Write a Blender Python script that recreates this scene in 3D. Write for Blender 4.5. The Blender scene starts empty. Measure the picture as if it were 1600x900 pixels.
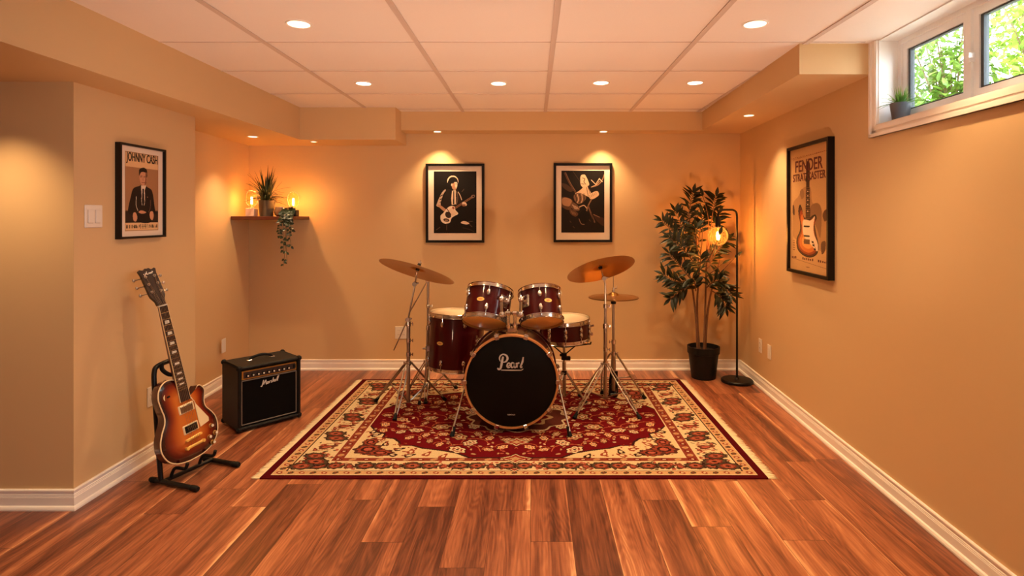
import bpy, math, random
import numpy as np
from math import pi, sin, cos, radians as R
from mathutils import Vector, Matrix, Euler

# ------------------------------------------------------------------ camera, world, exposure
SC = bpy.context.scene
COL = SC.collection
CAMZ = 1.4
cd = bpy.data.cameras.new('camera'); cam = bpy.data.objects.new('camera', cd); COL.objects.link(cam)
cam.location = (0, 0, CAMZ); cam.rotation_euler = (R(90), 0, 0)
cd.sensor_width = 36; cd.lens = 20.25; cd.shift_x = -33/1600; cd.shift_y = -112/1600
cd.clip_start = .05
SC.camera = cam
SC.view_settings.view_transform = 'Standard'
SC.view_settings.look = 'None'
SC.view_settings.gamma = 1
SC.view_settings.use_curve_mapping = False
SC.view_settings.exposure = 1.38

W_ = bpy.data.worlds.new('sky'); SC.world = W_; W_.use_nodes = True
bg = W_.node_tree.nodes['Background']
bg.inputs[0].default_value = (.86, .93, 1, 1); bg.inputs[1].default_value = 4.4

DOWN_COL = (1, .66, .33)       # warm downlights
DOWN_W = 27.0
BULB_COL = (1, .44, .12)

# daylight: soft sun over the garden, and a portal in the window opening
sd = bpy.data.lights.new('sun', 'SUN'); sd.energy = 3.0; sd.angle = R(8); sd.color = (1, .97, .88)
so = bpy.data.objects.new('sun', sd); COL.objects.link(so); so.rotation_euler = (R(38), R(-28), 0); so.location = (5, -2, 6)
pd = bpy.data.lights.new('window_portal', 'AREA'); pd.shape = 'RECTANGLE'; pd.size = 1.1; pd.size_y = .42
pd.cycles.is_portal = True
po = bpy.data.objects.new('window_portal', pd); COL.objects.link(po); po.location = (1.99, 2.47, 2.09)
po.rotation_euler = (R(90), 0, R(90))

pd2 = pd.copy(); pd2.size = 1.7; pd2.size_y = .95; pd2.cycles.is_portal = True
po2 = bpy.data.objects.new('window_portal', pd2); COL.objects.link(po2); po2.location = (1.86, .15, 1.65); po2.rotation_euler = (R(90), 0, R(90))  # portal for the added second window

# ------------------------------------------------------------------ materials
def lin(c):
    c = c/255
    return c/12.92 if c <= .04045 else ((c+.055)/1.055)**2.4
def rgb(r, g, b): return (lin(r), lin(g), lin(b), 1)

def mat(name, col=(.8, .8, .8, 1), rough=.5, metal=0., spec=.5, coat=0., noise=0., nscale=30, bump=0., bscale=200, emit=None, es=0):
    m = bpy.data.materials.new(name); m.use_nodes = True
    nt = m.node_tree; b = nt.nodes['Principled BSDF']
    b.inputs['Base Color'].default_value = col
    b.inputs['Roughness'].default_value = rough
    b.inputs['Metallic'].default_value = metal
    b.inputs['Specular IOR Level'].default_value = spec
    b.inputs['Coat Weight'].default_value = coat
    b.inputs['Coat Roughness'].default_value = .06
    if emit:
        b.inputs['Emission Color'].default_value = emit; b.inputs['Emission Strength'].default_value = es
    if noise or bump:
        tc = nt.nodes.new('ShaderNodeTexCoord')
    if noise:
        n = nt.nodes.new('ShaderNodeTexNoise'); n.inputs['Scale'].default_value = nscale; n.inputs['Detail'].default_value = 4
        nt.links.new(tc.outputs['Object'], n.inputs['Vector'])
        mx = nt.nodes.new('ShaderNodeMix'); mx.data_type = 'RGBA'
        mx.inputs[6].default_value = tuple(c*(1-noise) for c in col[:3])+(1,)
        mx.inputs[7].default_value = tuple(min(1, c*(1+noise)) for c in col[:3])+(1,)
        nt.links.new(n.outputs['Fac'], mx.inputs[0]); nt.links.new(mx.outputs[2], b.inputs['Base Color'])
    if bump:
        n = nt.nodes.new('ShaderNodeTexNoise'); n.inputs['Scale'].default_value = bscale; n.inputs['Detail'].default_value = 3
        nt.links.new(tc.outputs['Object'], n.inputs['Vector'])
        bp = nt.nodes.new('ShaderNodeBump'); bp.inputs['Strength'].default_value = bump; bp.inputs['Distance'].default_value = .002
        nt.links.new(n.outputs['Fac'], bp.inputs['Height']); nt.links.new(bp.outputs['Normal'], b.inputs['Normal'])
    return m

def painted(name, rough=.6, spec=.3, coat=0., bump=0.):
    """material that reads the pattern of the surface from its 'paint' colour attribute"""
    m = mat(name, rough=rough, spec=spec, coat=coat, bump=bump, bscale=350)
    nt = m.node_tree; a = nt.nodes.new('ShaderNodeAttribute'); a.attribute_name = 'paint'
    nt.links.new(a.outputs['Color'], nt.nodes['Principled BSDF'].inputs['Base Color'])
    return m

def glassy(name, tint, gloss=.12, tinted=0.):
    m = bpy.data.materials.new(name); m.use_nodes = True
    nt = m.node_tree; nt.nodes.clear()
    o = nt.nodes.new('ShaderNodeOutputMaterial'); mx = nt.nodes.new('ShaderNodeMixShader')
    t = nt.nodes.new('ShaderNodeBsdfTransparent'); t.inputs[0].default_value = tint
    g = nt.nodes.new('ShaderNodeBsdfGlossy'); g.inputs['Roughness'].default_value = .22 if tinted else .03
    lw = nt.nodes.new('ShaderNodeLayerWeight'); lw.inputs[0].default_value = gloss
    nt.links.new(lw.outputs['Fresnel'], mx.inputs[0]); nt.links.new(t.outputs[0], mx.inputs[1]); nt.links.new(g.outputs[0], mx.inputs[2])
    nt.links.new(mx.outputs[0], o.inputs[0])
    if tinted:      # a little of the tinted glass scatters the filament's light
        tr = nt.nodes.new('ShaderNodeBsdfTranslucent'); tr.inputs[0].default_value = (1, .62, .22, 1); m2 = nt.nodes.new('ShaderNodeMixShader'); m2.inputs[0].default_value = tinted
        nt.links.new(mx.outputs[0], m2.inputs[1]); nt.links.new(tr.outputs[0], m2.inputs[2]); nt.links.new(m2.outputs[0], o.inputs[0])
    return m

def leafmat(name, c1, c2, rough=.45, trans=0.):
    m = mat(name, c1, rough=rough, noise=0)
    nt = m.node_tree; b = nt.nodes['Principled BSDF']
    tc = nt.nodes.new('ShaderNodeTexCoord'); n = nt.nodes.new('ShaderNodeTexNoise'); n.inputs['Scale'].default_value = 14
    mx = nt.nodes.new('ShaderNodeMix'); mx.data_type = 'RGBA'; mx.inputs[6].default_value = c1; mx.inputs[7].default_value = c2
    cr = nt.nodes.new('ShaderNodeMapRange'); cr.inputs[1].default_value = .35; cr.inputs[2].default_value = .65
    nt.links.new(tc.outputs['Object'], n.inputs['Vector']); nt.links.new(n.outputs['Fac'], cr.inputs[0])
    nt.links.new(cr.outputs[0], mx.inputs[0]); nt.links.new(mx.outputs[2], b.inputs['Base Color'])
    if trans:
        tr = nt.nodes.new('ShaderNodeBsdfTranslucent'); ms = nt.nodes.new('ShaderNodeMixShader'); ms.inputs[0].default_value = trans
        nt.links.new(mx.outputs[2], tr.inputs[0])
        out = nt.nodes['Material Output']
        nt.links.new(b.outputs[0], ms.inputs[1]); nt.links.new(tr.outputs[0], ms.inputs[2]); nt.links.new(ms.outputs[0], out.inputs[0])
    return m

M = {}
M['wall'] = mat('wall_paint', rgb(217, 183, 138), rough=.75, spec=.2, bump=.08, bscale=260)
M['ceil'] = mat('ceiling_tile', rgb(244, 234, 230), rough=.9, spec=.1, noise=.03, nscale=180, bump=.12, bscale=420)
M['tbar'] = mat('ceiling_tbar', rgb(214, 196, 188), rough=.6, spec=.2)
M['white'] = mat('white_trim', rgb(250, 243, 237), rough=.35, spec=.45)
M['vinyl'] = mat('white_vinyl', rgb(251, 252, 253), rough=.3)
M['plate'] = mat('outlet_plastic', rgb(236, 226, 214), rough=.35)
M['slot'] = mat('outlet_slot', rgb(150, 110, 90), rough=.6)
M['rubber'] = mat('black_rubber', rgb(13, 12, 12), spec=.3, rough=.7)
M['seal'] = mat('glazing_seal', rgb(70, 78, 84), rough=.5)
M['black'] = mat('black_metal', rgb(12, 10, 10), rough=.4, spec=.35)
M['frame'] = mat('black_frame', rgb(15, 11, 10), spec=.3, rough=.4)
M['mat'] = mat('cream_mount', rgb(236, 218, 200), rough=.8, spec=.1)
M['chrome'] = mat('chrome', rgb(205, 200, 195), rough=.16, metal=1)
M['brushed'] = mat('brushed_steel', rgb(172, 160, 148), rough=.28, metal=1)
M['cymbal'] = mat('bronze_cymbal', rgb(176, 126, 68), rough=.30, metal=.95, noise=.12, nscale=9)
M['head'] = mat('clear_drum_head', rgb(236, 214, 180), rough=.4)
M['amber_head'] = mat('amber_drum_head', rgb(246, 178, 92), rough=.35, noise=.08, nscale=12)
M['black_head'] = mat('black_drum_head', rgb(9, 7, 6), rough=.5, spec=.2)
M['hoopwood'] = mat('wood_hoop', rgb(206, 142, 84), rough=.35, coat=.4, noise=.12, nscale=25)
M['wine'] = mat('wine_lacquer', rgb(66, 2, 6), rough=.35, spec=.15, coat=.4, noise=.3, nscale=6)
M['logo'] = mat('silver_print', rgb(214, 205, 196), rough=.45)
M['gold'] = mat('gold_badge', rgb(240, 196, 100), rough=.35, metal=.2)
M['darkgold'] = mat('panel_gold', rgb(172, 124, 56), rough=.35, metal=.6, noise=.2, nscale=40)
M['tolex'] = mat('black_tolex', rgb(14, 12, 11), spec=.3, rough=.55, bump=.7, bscale=500)
M['grille'] = mat('speaker_cloth', rgb(14, 11, 10), rough=.9, spec=.1, noise=.4, nscale=500)
M['piping'] = mat('silver_piping', rgb(120, 108, 98), rough=.4)
M['knob'] = mat('pale_knob', rgb(235, 225, 205), rough=.3)
M['cream'] = mat('cream_plastic', rgb(238, 214, 170), rough=.4)
M['rosewood'] = mat('rosewood', rgb(46, 26, 18), rough=.5, noise=.25, nscale=60)
M['pearl'] = mat('pearl_inlay', rgb(232, 228, 215), rough=.3)
M['mahog'] = mat('dark_mahogany', rgb(72, 22, 14), rough=.25, coat=.6, noise=.2, nscale=8)
M['neckwood'] = mat('neck_wood', rgb(92, 36, 20), rough=.3, coat=.4)
M['hstock'] = mat('headstock_black', rgb(34, 14, 12), rough=.25, coat=.5)
M['sunburst'] = painted('sunburst_finish', rough=.25, coat=.8)
M['print'] = painted('poster_print', rough=.55, spec=.25)
M['rug'] = painted('rug_pile', rough=.95, spec=.05, bump=.6)
M['fringe'] = mat('rug_fringe', rgb(226, 208, 172), rough=.95, spec=.05, noise=.15, nscale=60)
M['rugedge'] = mat('rug_edge', rgb(96, 14, 18), rough=.95, spec=.05)
M['shelf'] = mat('walnut_shelf', rgb(86, 36, 22), rough=.4, noise=.25, nscale=12)
M['terra'] = mat('grey_clay_pot', rgb(98, 84, 64), rough=.7, noise=.12, nscale=30)
M['stone'] = mat('pale_stone', rgb(218, 190, 176), rough=.5, noise=.06, nscale=60)
M['mug'] = mat('brown_glazed_cup', rgb(120, 84, 60), rough=.25, coat=.5)
M['soil'] = mat('soil', rgb(44, 30, 20), rough=.95, bump=1, bscale=90)
M['potblack'] = mat('black_plastic_pot', rgb(13, 12, 12), spec=.3, rough=.5)
M['potgrey'] = mat('slate_grey_pot', rgb(92, 96, 106), rough=.5)
M['bark'] = mat('bark', rgb(112, 74, 48), rough=.8, noise=.3, nscale=25, bump=.5, bscale=60)
M['ficus'] = leafmat('dark_leaf', rgb(20, 30, 17), rgb(40, 50, 26), rough=.42)
M['aloe'] = leafmat('deep_green_leaf', rgb(22, 34, 20), rgb(40, 56, 30))
M['ivy'] = leafmat('ivy_leaf', rgb(20, 38, 22), rgb(38, 58, 34))
M['grass'] = leafmat('grass_leaf', rgb(76, 124, 44), rgb(140, 180, 76), trans=.3)
M['hedge'] = leafmat('hedge_leaf', rgb(112, 150, 50), rgb(180, 200, 96), trans=.5)
M['hedge2'] = leafmat('hedge_leaf_deep', rgb(80, 122, 44), rgb(140, 172, 74), trans=.5)
M['lawn'] = mat('pale_gravel', rgb(205, 200, 185), rough=.95, noise=.3, nscale=30)  # ground made pale to bounce daylight up onto the ceiling
M['fence'] = mat('fence_wood', rgb(110, 128, 86), rough=.85, noise=.2, nscale=10)
M['twig'] = mat('twig', rgb(132, 112, 84), rough=.8)
M['glass'] = glassy('window_glass', (.96, .98, .97, 1))
M['amberglass'] = glassy('amber_glass', (1, .86, .62, 1), .12, .03)
M['amberglobe'] = glassy('amber_globe_glass', (1, .74, .40, 1), .14, .04)
M['filament'] = mat('filament', rgb(255, 180, 80), emit=(1, .52, .14, 1), es=42)
M['lens'] = mat('downlight_lens', rgb(255, 240, 220), emit=(1, .80, .56, 1), es=3.2)
M['lenssm'] = mat('soffit_light_lens', rgb(255, 235, 200), emit=(1, .72, .40, 1), es=2.2)

# wood floor -------------------------------------------------------
def floor_material():
    m = mat('laminate_floor', rough=.3, spec=.5)
    nt = m.node_tree; N = nt.nodes; L = nt.links; b = N['Principled BSDF']
    def math_(op, a=None, bb=None, c=None):
        n = N.new('ShaderNodeMath'); n.operation = op
        for i, v in enumerate((a, bb, c)):
            if v is None: continue
            if isinstance(v, (int, float)): n.inputs[i].default_value = v
            else: L.new(v, n.inputs[i])
        return n.outputs[0]
    tc = N.new('ShaderNodeTexCoord'); sp = N.new('ShaderNodeSeparateXYZ'); L.new(tc.outputs['Object'], sp.inputs[0])
    X, Y = sp.outputs[0], sp.outputs[1]
    PW, PL = .182, 1.25
    xs = math_('DIVIDE', math_('ADD', X, .012+20*PW), PW); row = math_('FLOOR', xs); fx = math_('FRACT', xs)
    wn = N.new('ShaderNodeTexWhiteNoise'); wn.noise_dimensions = '1D'; L.new(row, wn.inputs['W'])
    ys = math_('ADD', math_('DIVIDE', Y, PL), math_('MULTIPLY', wn.outputs['Value'], 7)); col = math_('FLOOR', ys); fy = math_('FRACT', ys)
    cb = N.new('ShaderNodeCombineXYZ'); L.new(row, cb.inputs[0]); L.new(col, cb.inputs[1])
    wp = N.new('ShaderNodeTexWhiteNoise'); wp.noise_dimensions = '3D'; L.new(cb.outputs[0], wp.inputs['Vector'])
    rnd = wp.outputs['Value']
    sc_ = N.new('ShaderNodeSeparateColor'); L.new(wp.outputs['Color'], sc_.inputs[0])
    r2, r3 = sc_.outputs[1], sc_.outputs[2]
    # grain coordinates, shifted per plank
    gx = math_('ADD', math_('MULTIPLY', X, 1), math_('MULTIPLY', rnd, 37)); gy = math_('ADD', math_('MULTIPLY', Y, .11), math_('MULTIPLY', r2, 19))
    gv = N.new('ShaderNodeCombineXYZ'); L.new(gx, gv.inputs[0]); L.new(gy, gv.inputs[1])
    n1 = N.new('ShaderNodeTexNoise'); n1.inputs['Scale'].default_value = 7; n1.inputs['Detail'].default_value = 2; L.new(gv.outputs[0], n1.inputs['Vector'])
    # cathedral rings: contour lines of the broad noise
    rings = math_('SINE', math_('MULTIPLY', n1.outputs['Fac'], 130))
    rings = math_('MULTIPLY_ADD', rings, .5, .5)
    fv = N.new('ShaderNodeCombineXYZ'); L.new(gx, fv.inputs[0]); L.new(math_('MULTIPLY', gy, .35), fv.inputs[1])
    n2 = N.new('ShaderNodeTexNoise'); n2.inputs['Scale'].default_value = 120; n2.inputs['Detail'].default_value = 5; n2.inputs['Roughness'].default_value = .6
    L.new(fv.outputs[0], n2.inputs['Vector'])
    n3 = N.new('ShaderNodeTexNoise'); n3.inputs['Scale'].default_value = 15; n3.inputs['Detail'].default_value = 2; L.new(fv.outputs[0], n3.inputs['Vector'])
    t = math_('MULTIPLY_ADD', n3.outputs['Fac'], 1.35, -.30)
    t = math_('ADD', t, math_('MULTIPLY', math_('SUBTRACT', rings, .5), .13))
    t = math_('ADD', t, math_('MULTIPLY', math_('SUBTRACT', n2.outputs['Fac'], .5), .80))
    t = math_('ADD', t, math_('MULTIPLY', math_('SUBTRACT', rnd, .5), .30))
    # sapwood edge on one side of some planks
    edge = math_('POWER', math_('ABSOLUTE', math_('SUBTRACT', fx, math_('GREATER_THAN', r3, .5))), 1)
    sap = math_('SUBTRACT', 1, math_('DIVIDE', edge, math_('MULTIPLY_ADD', r2, .22, .05)))
    sap = math_('MULTIPLY', math_('MAXIMUM', sap, 0), math_('GREATER_THAN', math_('FRACT', math_('MULTIPLY', r3, 7.3)), .45))
    t = math_('ADD', t, math_('MULTIPLY', sap, .50))
    cr = N.new('ShaderNodeValToRGB'); L.new(t, cr.inputs[0]); e = cr.color_ramp.elements
    e[0].position = .02; e[0].color = rgb(84, 44, 32); e[1].position = 1; e[1].color = rgb(236, 182, 134)
    for p, c in ((.28, rgb(124, 70, 48)), (.5, rgb(158, 94, 64)), (.74, rgb(188, 122, 84))):
        q = e.new(p); q.color = c
    # seams
    sx = math_('LESS_THAN', math_('MINIMUM', fx, math_('SUBTRACT', 1, fx)), .008)
    sy = math_('LESS_THAN', math_('MINIMUM', fy, math_('SUBTRACT', 1, fy)), .0014)
    seam = math_('MAXIMUM', sx, sy)
    mx = N.new('ShaderNodeMix'); mx.data_type = 'RGBA'; L.new(math_('MULTIPLY', seam, .65), mx.inputs[0]); L.new(cr.outputs[0], mx.inputs[6]); mx.inputs[7].default_value = rgb(60, 28, 18)
    L.new(mx.outputs[2], b.inputs['Base Color'])
    L.new(math_('MULTIPLY_ADD', n2.outputs['Fac'], .16, .24), b.inputs['Roughness'])
    bp = N.new('ShaderNodeBump'); bp.inputs['Strength'].default_value = .12; bp.inputs['Distance'].default_value = .001
    L.new(math_('SUBTRACT', n2.outputs['Fac'], seam), bp.inputs['Height']); L.new(bp.outputs['Normal'], b.inputs['Normal'])
    return m
M['floor'] = floor_material()

# ------------------------------------------------------------------ mesh building helpers
def frame_of(d, hint=None):
    d = Vector(d).normalized(); h = Vector(hint) if hint else (Vector((0, 0, 1)) if abs(d.z) < .95 else Vector((0, 1, 0)))
    u = h.cross(d).normalized(); v = d.cross(u)
    return u, v, d

def smooth(pts, n=6, closed=False):
    """Catmull-Rom through points"""
    P = [Vector(p) for p in pts]; out = []; k = len(P)
    rng = range(k) if closed else range(k-1)
    for i in rng:
        if closed: a, b, c, d = P[(i-1) % k], P[i], P[(i+1) % k], P[(i+2) % k]
        else: a, b, c, d = P[max(i-1, 0)], P[i], P[i+1], P[min(i+2, k-1)]
        for j in range(n):
            t = j/n
            out.append(.5*((2*b)+(c-a)*t+(2*a-5*b+4*c-d)*t*t+(3*b-a-3*c+d)*t**3))
    if not closed: out.append(P[-1])
    return out

class MB:
    def __init__(s): s.v = []; s.f = []
    def add(s, vs, fs):
        o = len(s.v); s.v += [tuple(v) for v in vs]; s.f += [tuple(i+o for i in f) for f in fs]; return s
    def box(s, c, d, rot=None, bev=0.):
        x, y, z = [q/2 for q in d]; c = Vector(c)
        if bev:
            b = min(bev, x*.95, y*.95, z*.95); vs = []; fs = []
            # rounded in all axes by chamfer: 24 vertices
            idx = {}
            for sx in (-1, 1):
                for sy in (-1, 1):
                    for sz in (-1, 1):
                        for ax in range(3):
                            p = [sx*(x-b), sy*(y-b), sz*(z-b)]
                            p[ax] = (sx*x, sy*y, sz*z)[ax]
                            idx[(sx, sy, sz, ax)] = len(vs); vs.append(Vector(p))
            I = idx
            for ax in range(3):
                o1, o2 = [(1, 2), (2, 0), (0, 1)][ax]
                for sg in (-1, 1):
                    q = []
                    for a, bb in ((-1, -1), (1, -1), (1, 1), (-1, 1)):
                        k = [0, 0, 0]; k[ax] = sg; k[o1] = a; k[o2] = bb
                        q.append(I[(k[0], k[1], k[2], ax)])
                    fs.append(q if sg > 0 else q[::-1])
            for ax in range(3):          # edges along ax
                o1, o2 = [(1, 2), (2, 0), (0, 1)][ax]
                for a in (-1, 1):
                    for bb in (-1, 1):
                        def g(e, w):
                            k = [0, 0, 0]; k[ax] = e; k[o1] = a; k[o2] = bb
                            return I[(k[0], k[1], k[2], w)]
                        q = [g(-1, o1), g(1, o1), g(1, o2), g(-1, o2)]
                        fs.append(q if a*bb < 0 else q[::-1])
            for sx in (-1, 1):
                for sy in (-1, 1):
                    for sz in (-1, 1):
                        q = [I[(sx, sy, sz, a)] for a in range(3)]
                        fs.append(q if sx*sy*sz > 0 else q[::-1])
        else:
            vs = [Vector((i*x, j*y, k*z)) for i in (-1, 1) for j in (-1, 1) for k in (-1, 1)]
            fs = [(0, 1, 3, 2), (4, 6, 7, 5), (0, 4, 5, 1), (2, 3, 7, 6), (0, 2, 6, 4), (1, 5, 7, 3)]
        if rot is not None:
            m = rot if isinstance(rot, Matrix) else Euler(rot).to_matrix()
            vs = [m @ v for v in vs]
        return s.add([v+c for v in vs], fs)
    def tube(s, pts, r, n=10, caps=True, hint=None):
        P = [Vector(p) for p in pts]; k = len(P); rs = r if isinstance(r, (list, tuple)) else [r]*k
        vs = []; u = None
        for i, p in enumerate(P):
            t = (P[min(i+1, k-1)]-P[max(i-1, 0)])
            if t.length < 1e-9: t = Vector((0, 0, 1))
            t.normalize()
            if u is None: u, _, _ = frame_of(t, hint)
            else:
                u = u-t*u.dot(t)
                if u.length < 1e-6: u, _, _ = frame_of(t)
                u.normalize()
            w = t.cross(u)
            for j in range(n):
                a = 2*pi*j/n; vs.append(p+(u*cos(a)+w*sin(a))*rs[i])
        fs = [(i*n+j, i*n+(j+1) % n, (i+1)*n+(j+1) % n, (i+1)*n+j) for i in range(k-1) for j in range(n)]
        if caps: fs += [tuple(range(n-1, -1, -1)), tuple((k-1)*n+j for j in range(n))]
        return s.add(vs, fs)
    def cyl(s, a, b, r, r2=None, n=16): return s.tube([a, b], [r, r if r2 is None else r2], n)
    def lathe(s, prof, o=(0, 0, 0), ax=(0, 0, 1), n=32, closed=False):
        """prof: (radius, height) pairs"""
        u, w, d = frame_of(ax); o = Vector(o); vs = []
        for r, h in prof:
            for j in range(n):
                a = 2*pi*j/n; vs.append(o+d*h+(u*cos(a)+w*sin(a))*r)
        k = len(prof)
        fs = [(i*n+j, i*n+(j+1) % n, (i+1)*n+(j+1) % n, (i+1)*n+j) for i in range(k-1) for j in range(n)]
        if closed: fs += [((k-1)*n+j, (k-1)*n+(j+1) % n, (j+1) % n, j) for j in range(n)]
        else:
            if prof[0][0] > 1e-6: fs.append(tuple(range(n-1, -1, -1)))
            if prof[-1][0] > 1e-6: fs.append(tuple((k-1)*n+j for j in range(n)))
        return s.add(vs, fs)
    def ring(s, r0, r1, h0, h1, o=(0, 0, 0), ax=(0, 0, 1), n=48):
        return s.lathe([(r0, h0), (r1, h0), (r1, h1), (r0, h1)], o, ax, n, closed=True)
    def sphere(s, c, r, n=12, sc=(1, 1, 1)):
        vs = []; m = n//2
        c = Vector(c)
        vs.append(c+Vector((0, 0, -r*sc[2])))
        for i in range(1, m):
            ph = -pi/2+pi*i/m
            for j in range(n):
                a = 2*pi*j/n; vs.append(c+Vector((cos(ph)*cos(a)*r*sc[0], cos(ph)*sin(a)*r*sc[1], sin(ph)*r*sc[2])))
        vs.append(c+Vector((0, 0, r*sc[2])))
        fs = [(0, 1+(j+1) % n, 1+j) for j in range(n)]
        for i in range(m-2):
            for j in range(n):
                a = 1+i*n; fs.append((a+j, a+(j+1) % n, a+n+(j+1) % n, a+n+j))
        t = len(vs)-1; a = 1+(m-2)*n
        fs += [(a+j, a+(j+1) % n, t) for j in range(n)]
        return s.add(vs, fs)
    def prism(s, poly, h, o=(0, 0, 0), u=(1, 0, 0), v=(0, 1, 0)):
        """extrude a 2D outline by h along u x v"""
        u, v, o = Vector(u), Vector(v), Vector(o); w = u.cross(v).normalized(); k = len(poly)
        a = sum(poly[i][0]*poly[(i+1) % k][1]-poly[(i+1) % k][0]*poly[i][1] for i in range(k))
        if a < 0: poly = poly[::-1]
        vs = [o+u*p[0]+v*p[1] for p in poly]+[o+u*p[0]+v*p[1]+w*h for p in poly]
        fs = [tuple(range(k-1, -1, -1)), tuple(range(k, 2*k))]+[(i, (i+1) % k, k+(i+1) % k, k+i) for i in range(k)]
        return s.add(vs, fs)
    def ribbon(s, pts, w, h, u=(1, 0, 0), v=(0, 1, 0), o=(0, 0, 0), n=6):
        """flat brush stroke through 2D points with widths w"""
        P = smooth([(p[0], p[1], 0) for p in pts], n); k = len(P)
        u, v, o = Vector(u), Vector(v), Vector(o); nn = u.cross(v).normalized()
        ws = w if isinstance(w, (list, tuple)) else [w]*len(pts)
        vs = []
        for i, p in enumerate(P):
            f = i/(k-1)*(len(ws)-1); a = int(min(f, len(ws)-2)) if len(ws) > 1 else 0
            ww = ws[a]+(ws[min(a+1, len(ws)-1)]-ws[a])*(f-a)
            t = (P[min(i+1, k-1)]-P[max(i-1, 0)]).normalized(); q = Vector((-t.y, t.x, 0))*ww/2
            for sg in (1, -1):
                e = p+q*sg
                vs += [o+u*e.x+v*e.y, o+u*e.x+v*e.y+nn*h]
        fs = []
        for i in range(k-1):
            a = i*4; b = a+4
            fs += [(a+1, a+3, b+3, b+1), (a, b, b+2, a+2), (a, a+1, b+1, b), (a+2, b+2, b+3, a+3)]
        fs += [(0, 2, 3, 1), (4*k-4, 4*k-3, 4*k-1, 4*k-2)]
        return s.add(vs, fs)
    def build(s, name, m, parent=None, ang=35, loc=None, rot=None):
        me = bpy.data.meshes.new(name); me.from_pydata(s.v, [], s.f); me.update()
        if ang:
            me.polygons.foreach_set('use_smooth', [True]*len(me.polygons)); me.set_sharp_from_angle(angle=R(ang))
        me.materials.append(M[m] if isinstance(m, str) else m)
        o = bpy.data.objects.new(name, me); COL.objects.link(o)
        if parent: o.parent = parent
        if loc: o.location = loc
        if rot is not None: o.rotation_euler = rot
        return o

def tag(o, label, cat, group=None, kind=None):
    o['label'] = label; o['category'] = cat
    if group: o['group'] = group
    if kind: o['kind'] = kind
    return o
def thing(name, label, cat, loc=(0, 0, 0), rot=(0, 0, 0), group=None):
    o = bpy.data.objects.new(name, None); COL.objects.link(o); o.empty_display_size = .1
    o.location = loc; o.rotation_euler = rot
    return tag(o, label, cat, group)
def struct(name, mb, m, parent=None, ang=0, kind=True):
    o = mb.build(name, m, parent, ang)
    if kind and not parent: o['kind'] = 'structure'
    return o
def kids(o): return [c for c in COL.objects if c.parent == o]
def copy_tree(o, parent=None):
    ks = kids(o); c = o.copy(); COL.objects.link(c)
    if parent: c.parent = parent
    for k in ks: copy_tree(k, c)
    return c
def reuse(o, parent, rot=None, loc=None):
    c = o.copy(); COL.objects.link(c); c.parent = parent
    if rot is not None: c.rotation_euler = rot
    if loc is not None: c.location = loc
    for k in kids(o): reuse(k, c)
    return c

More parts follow.
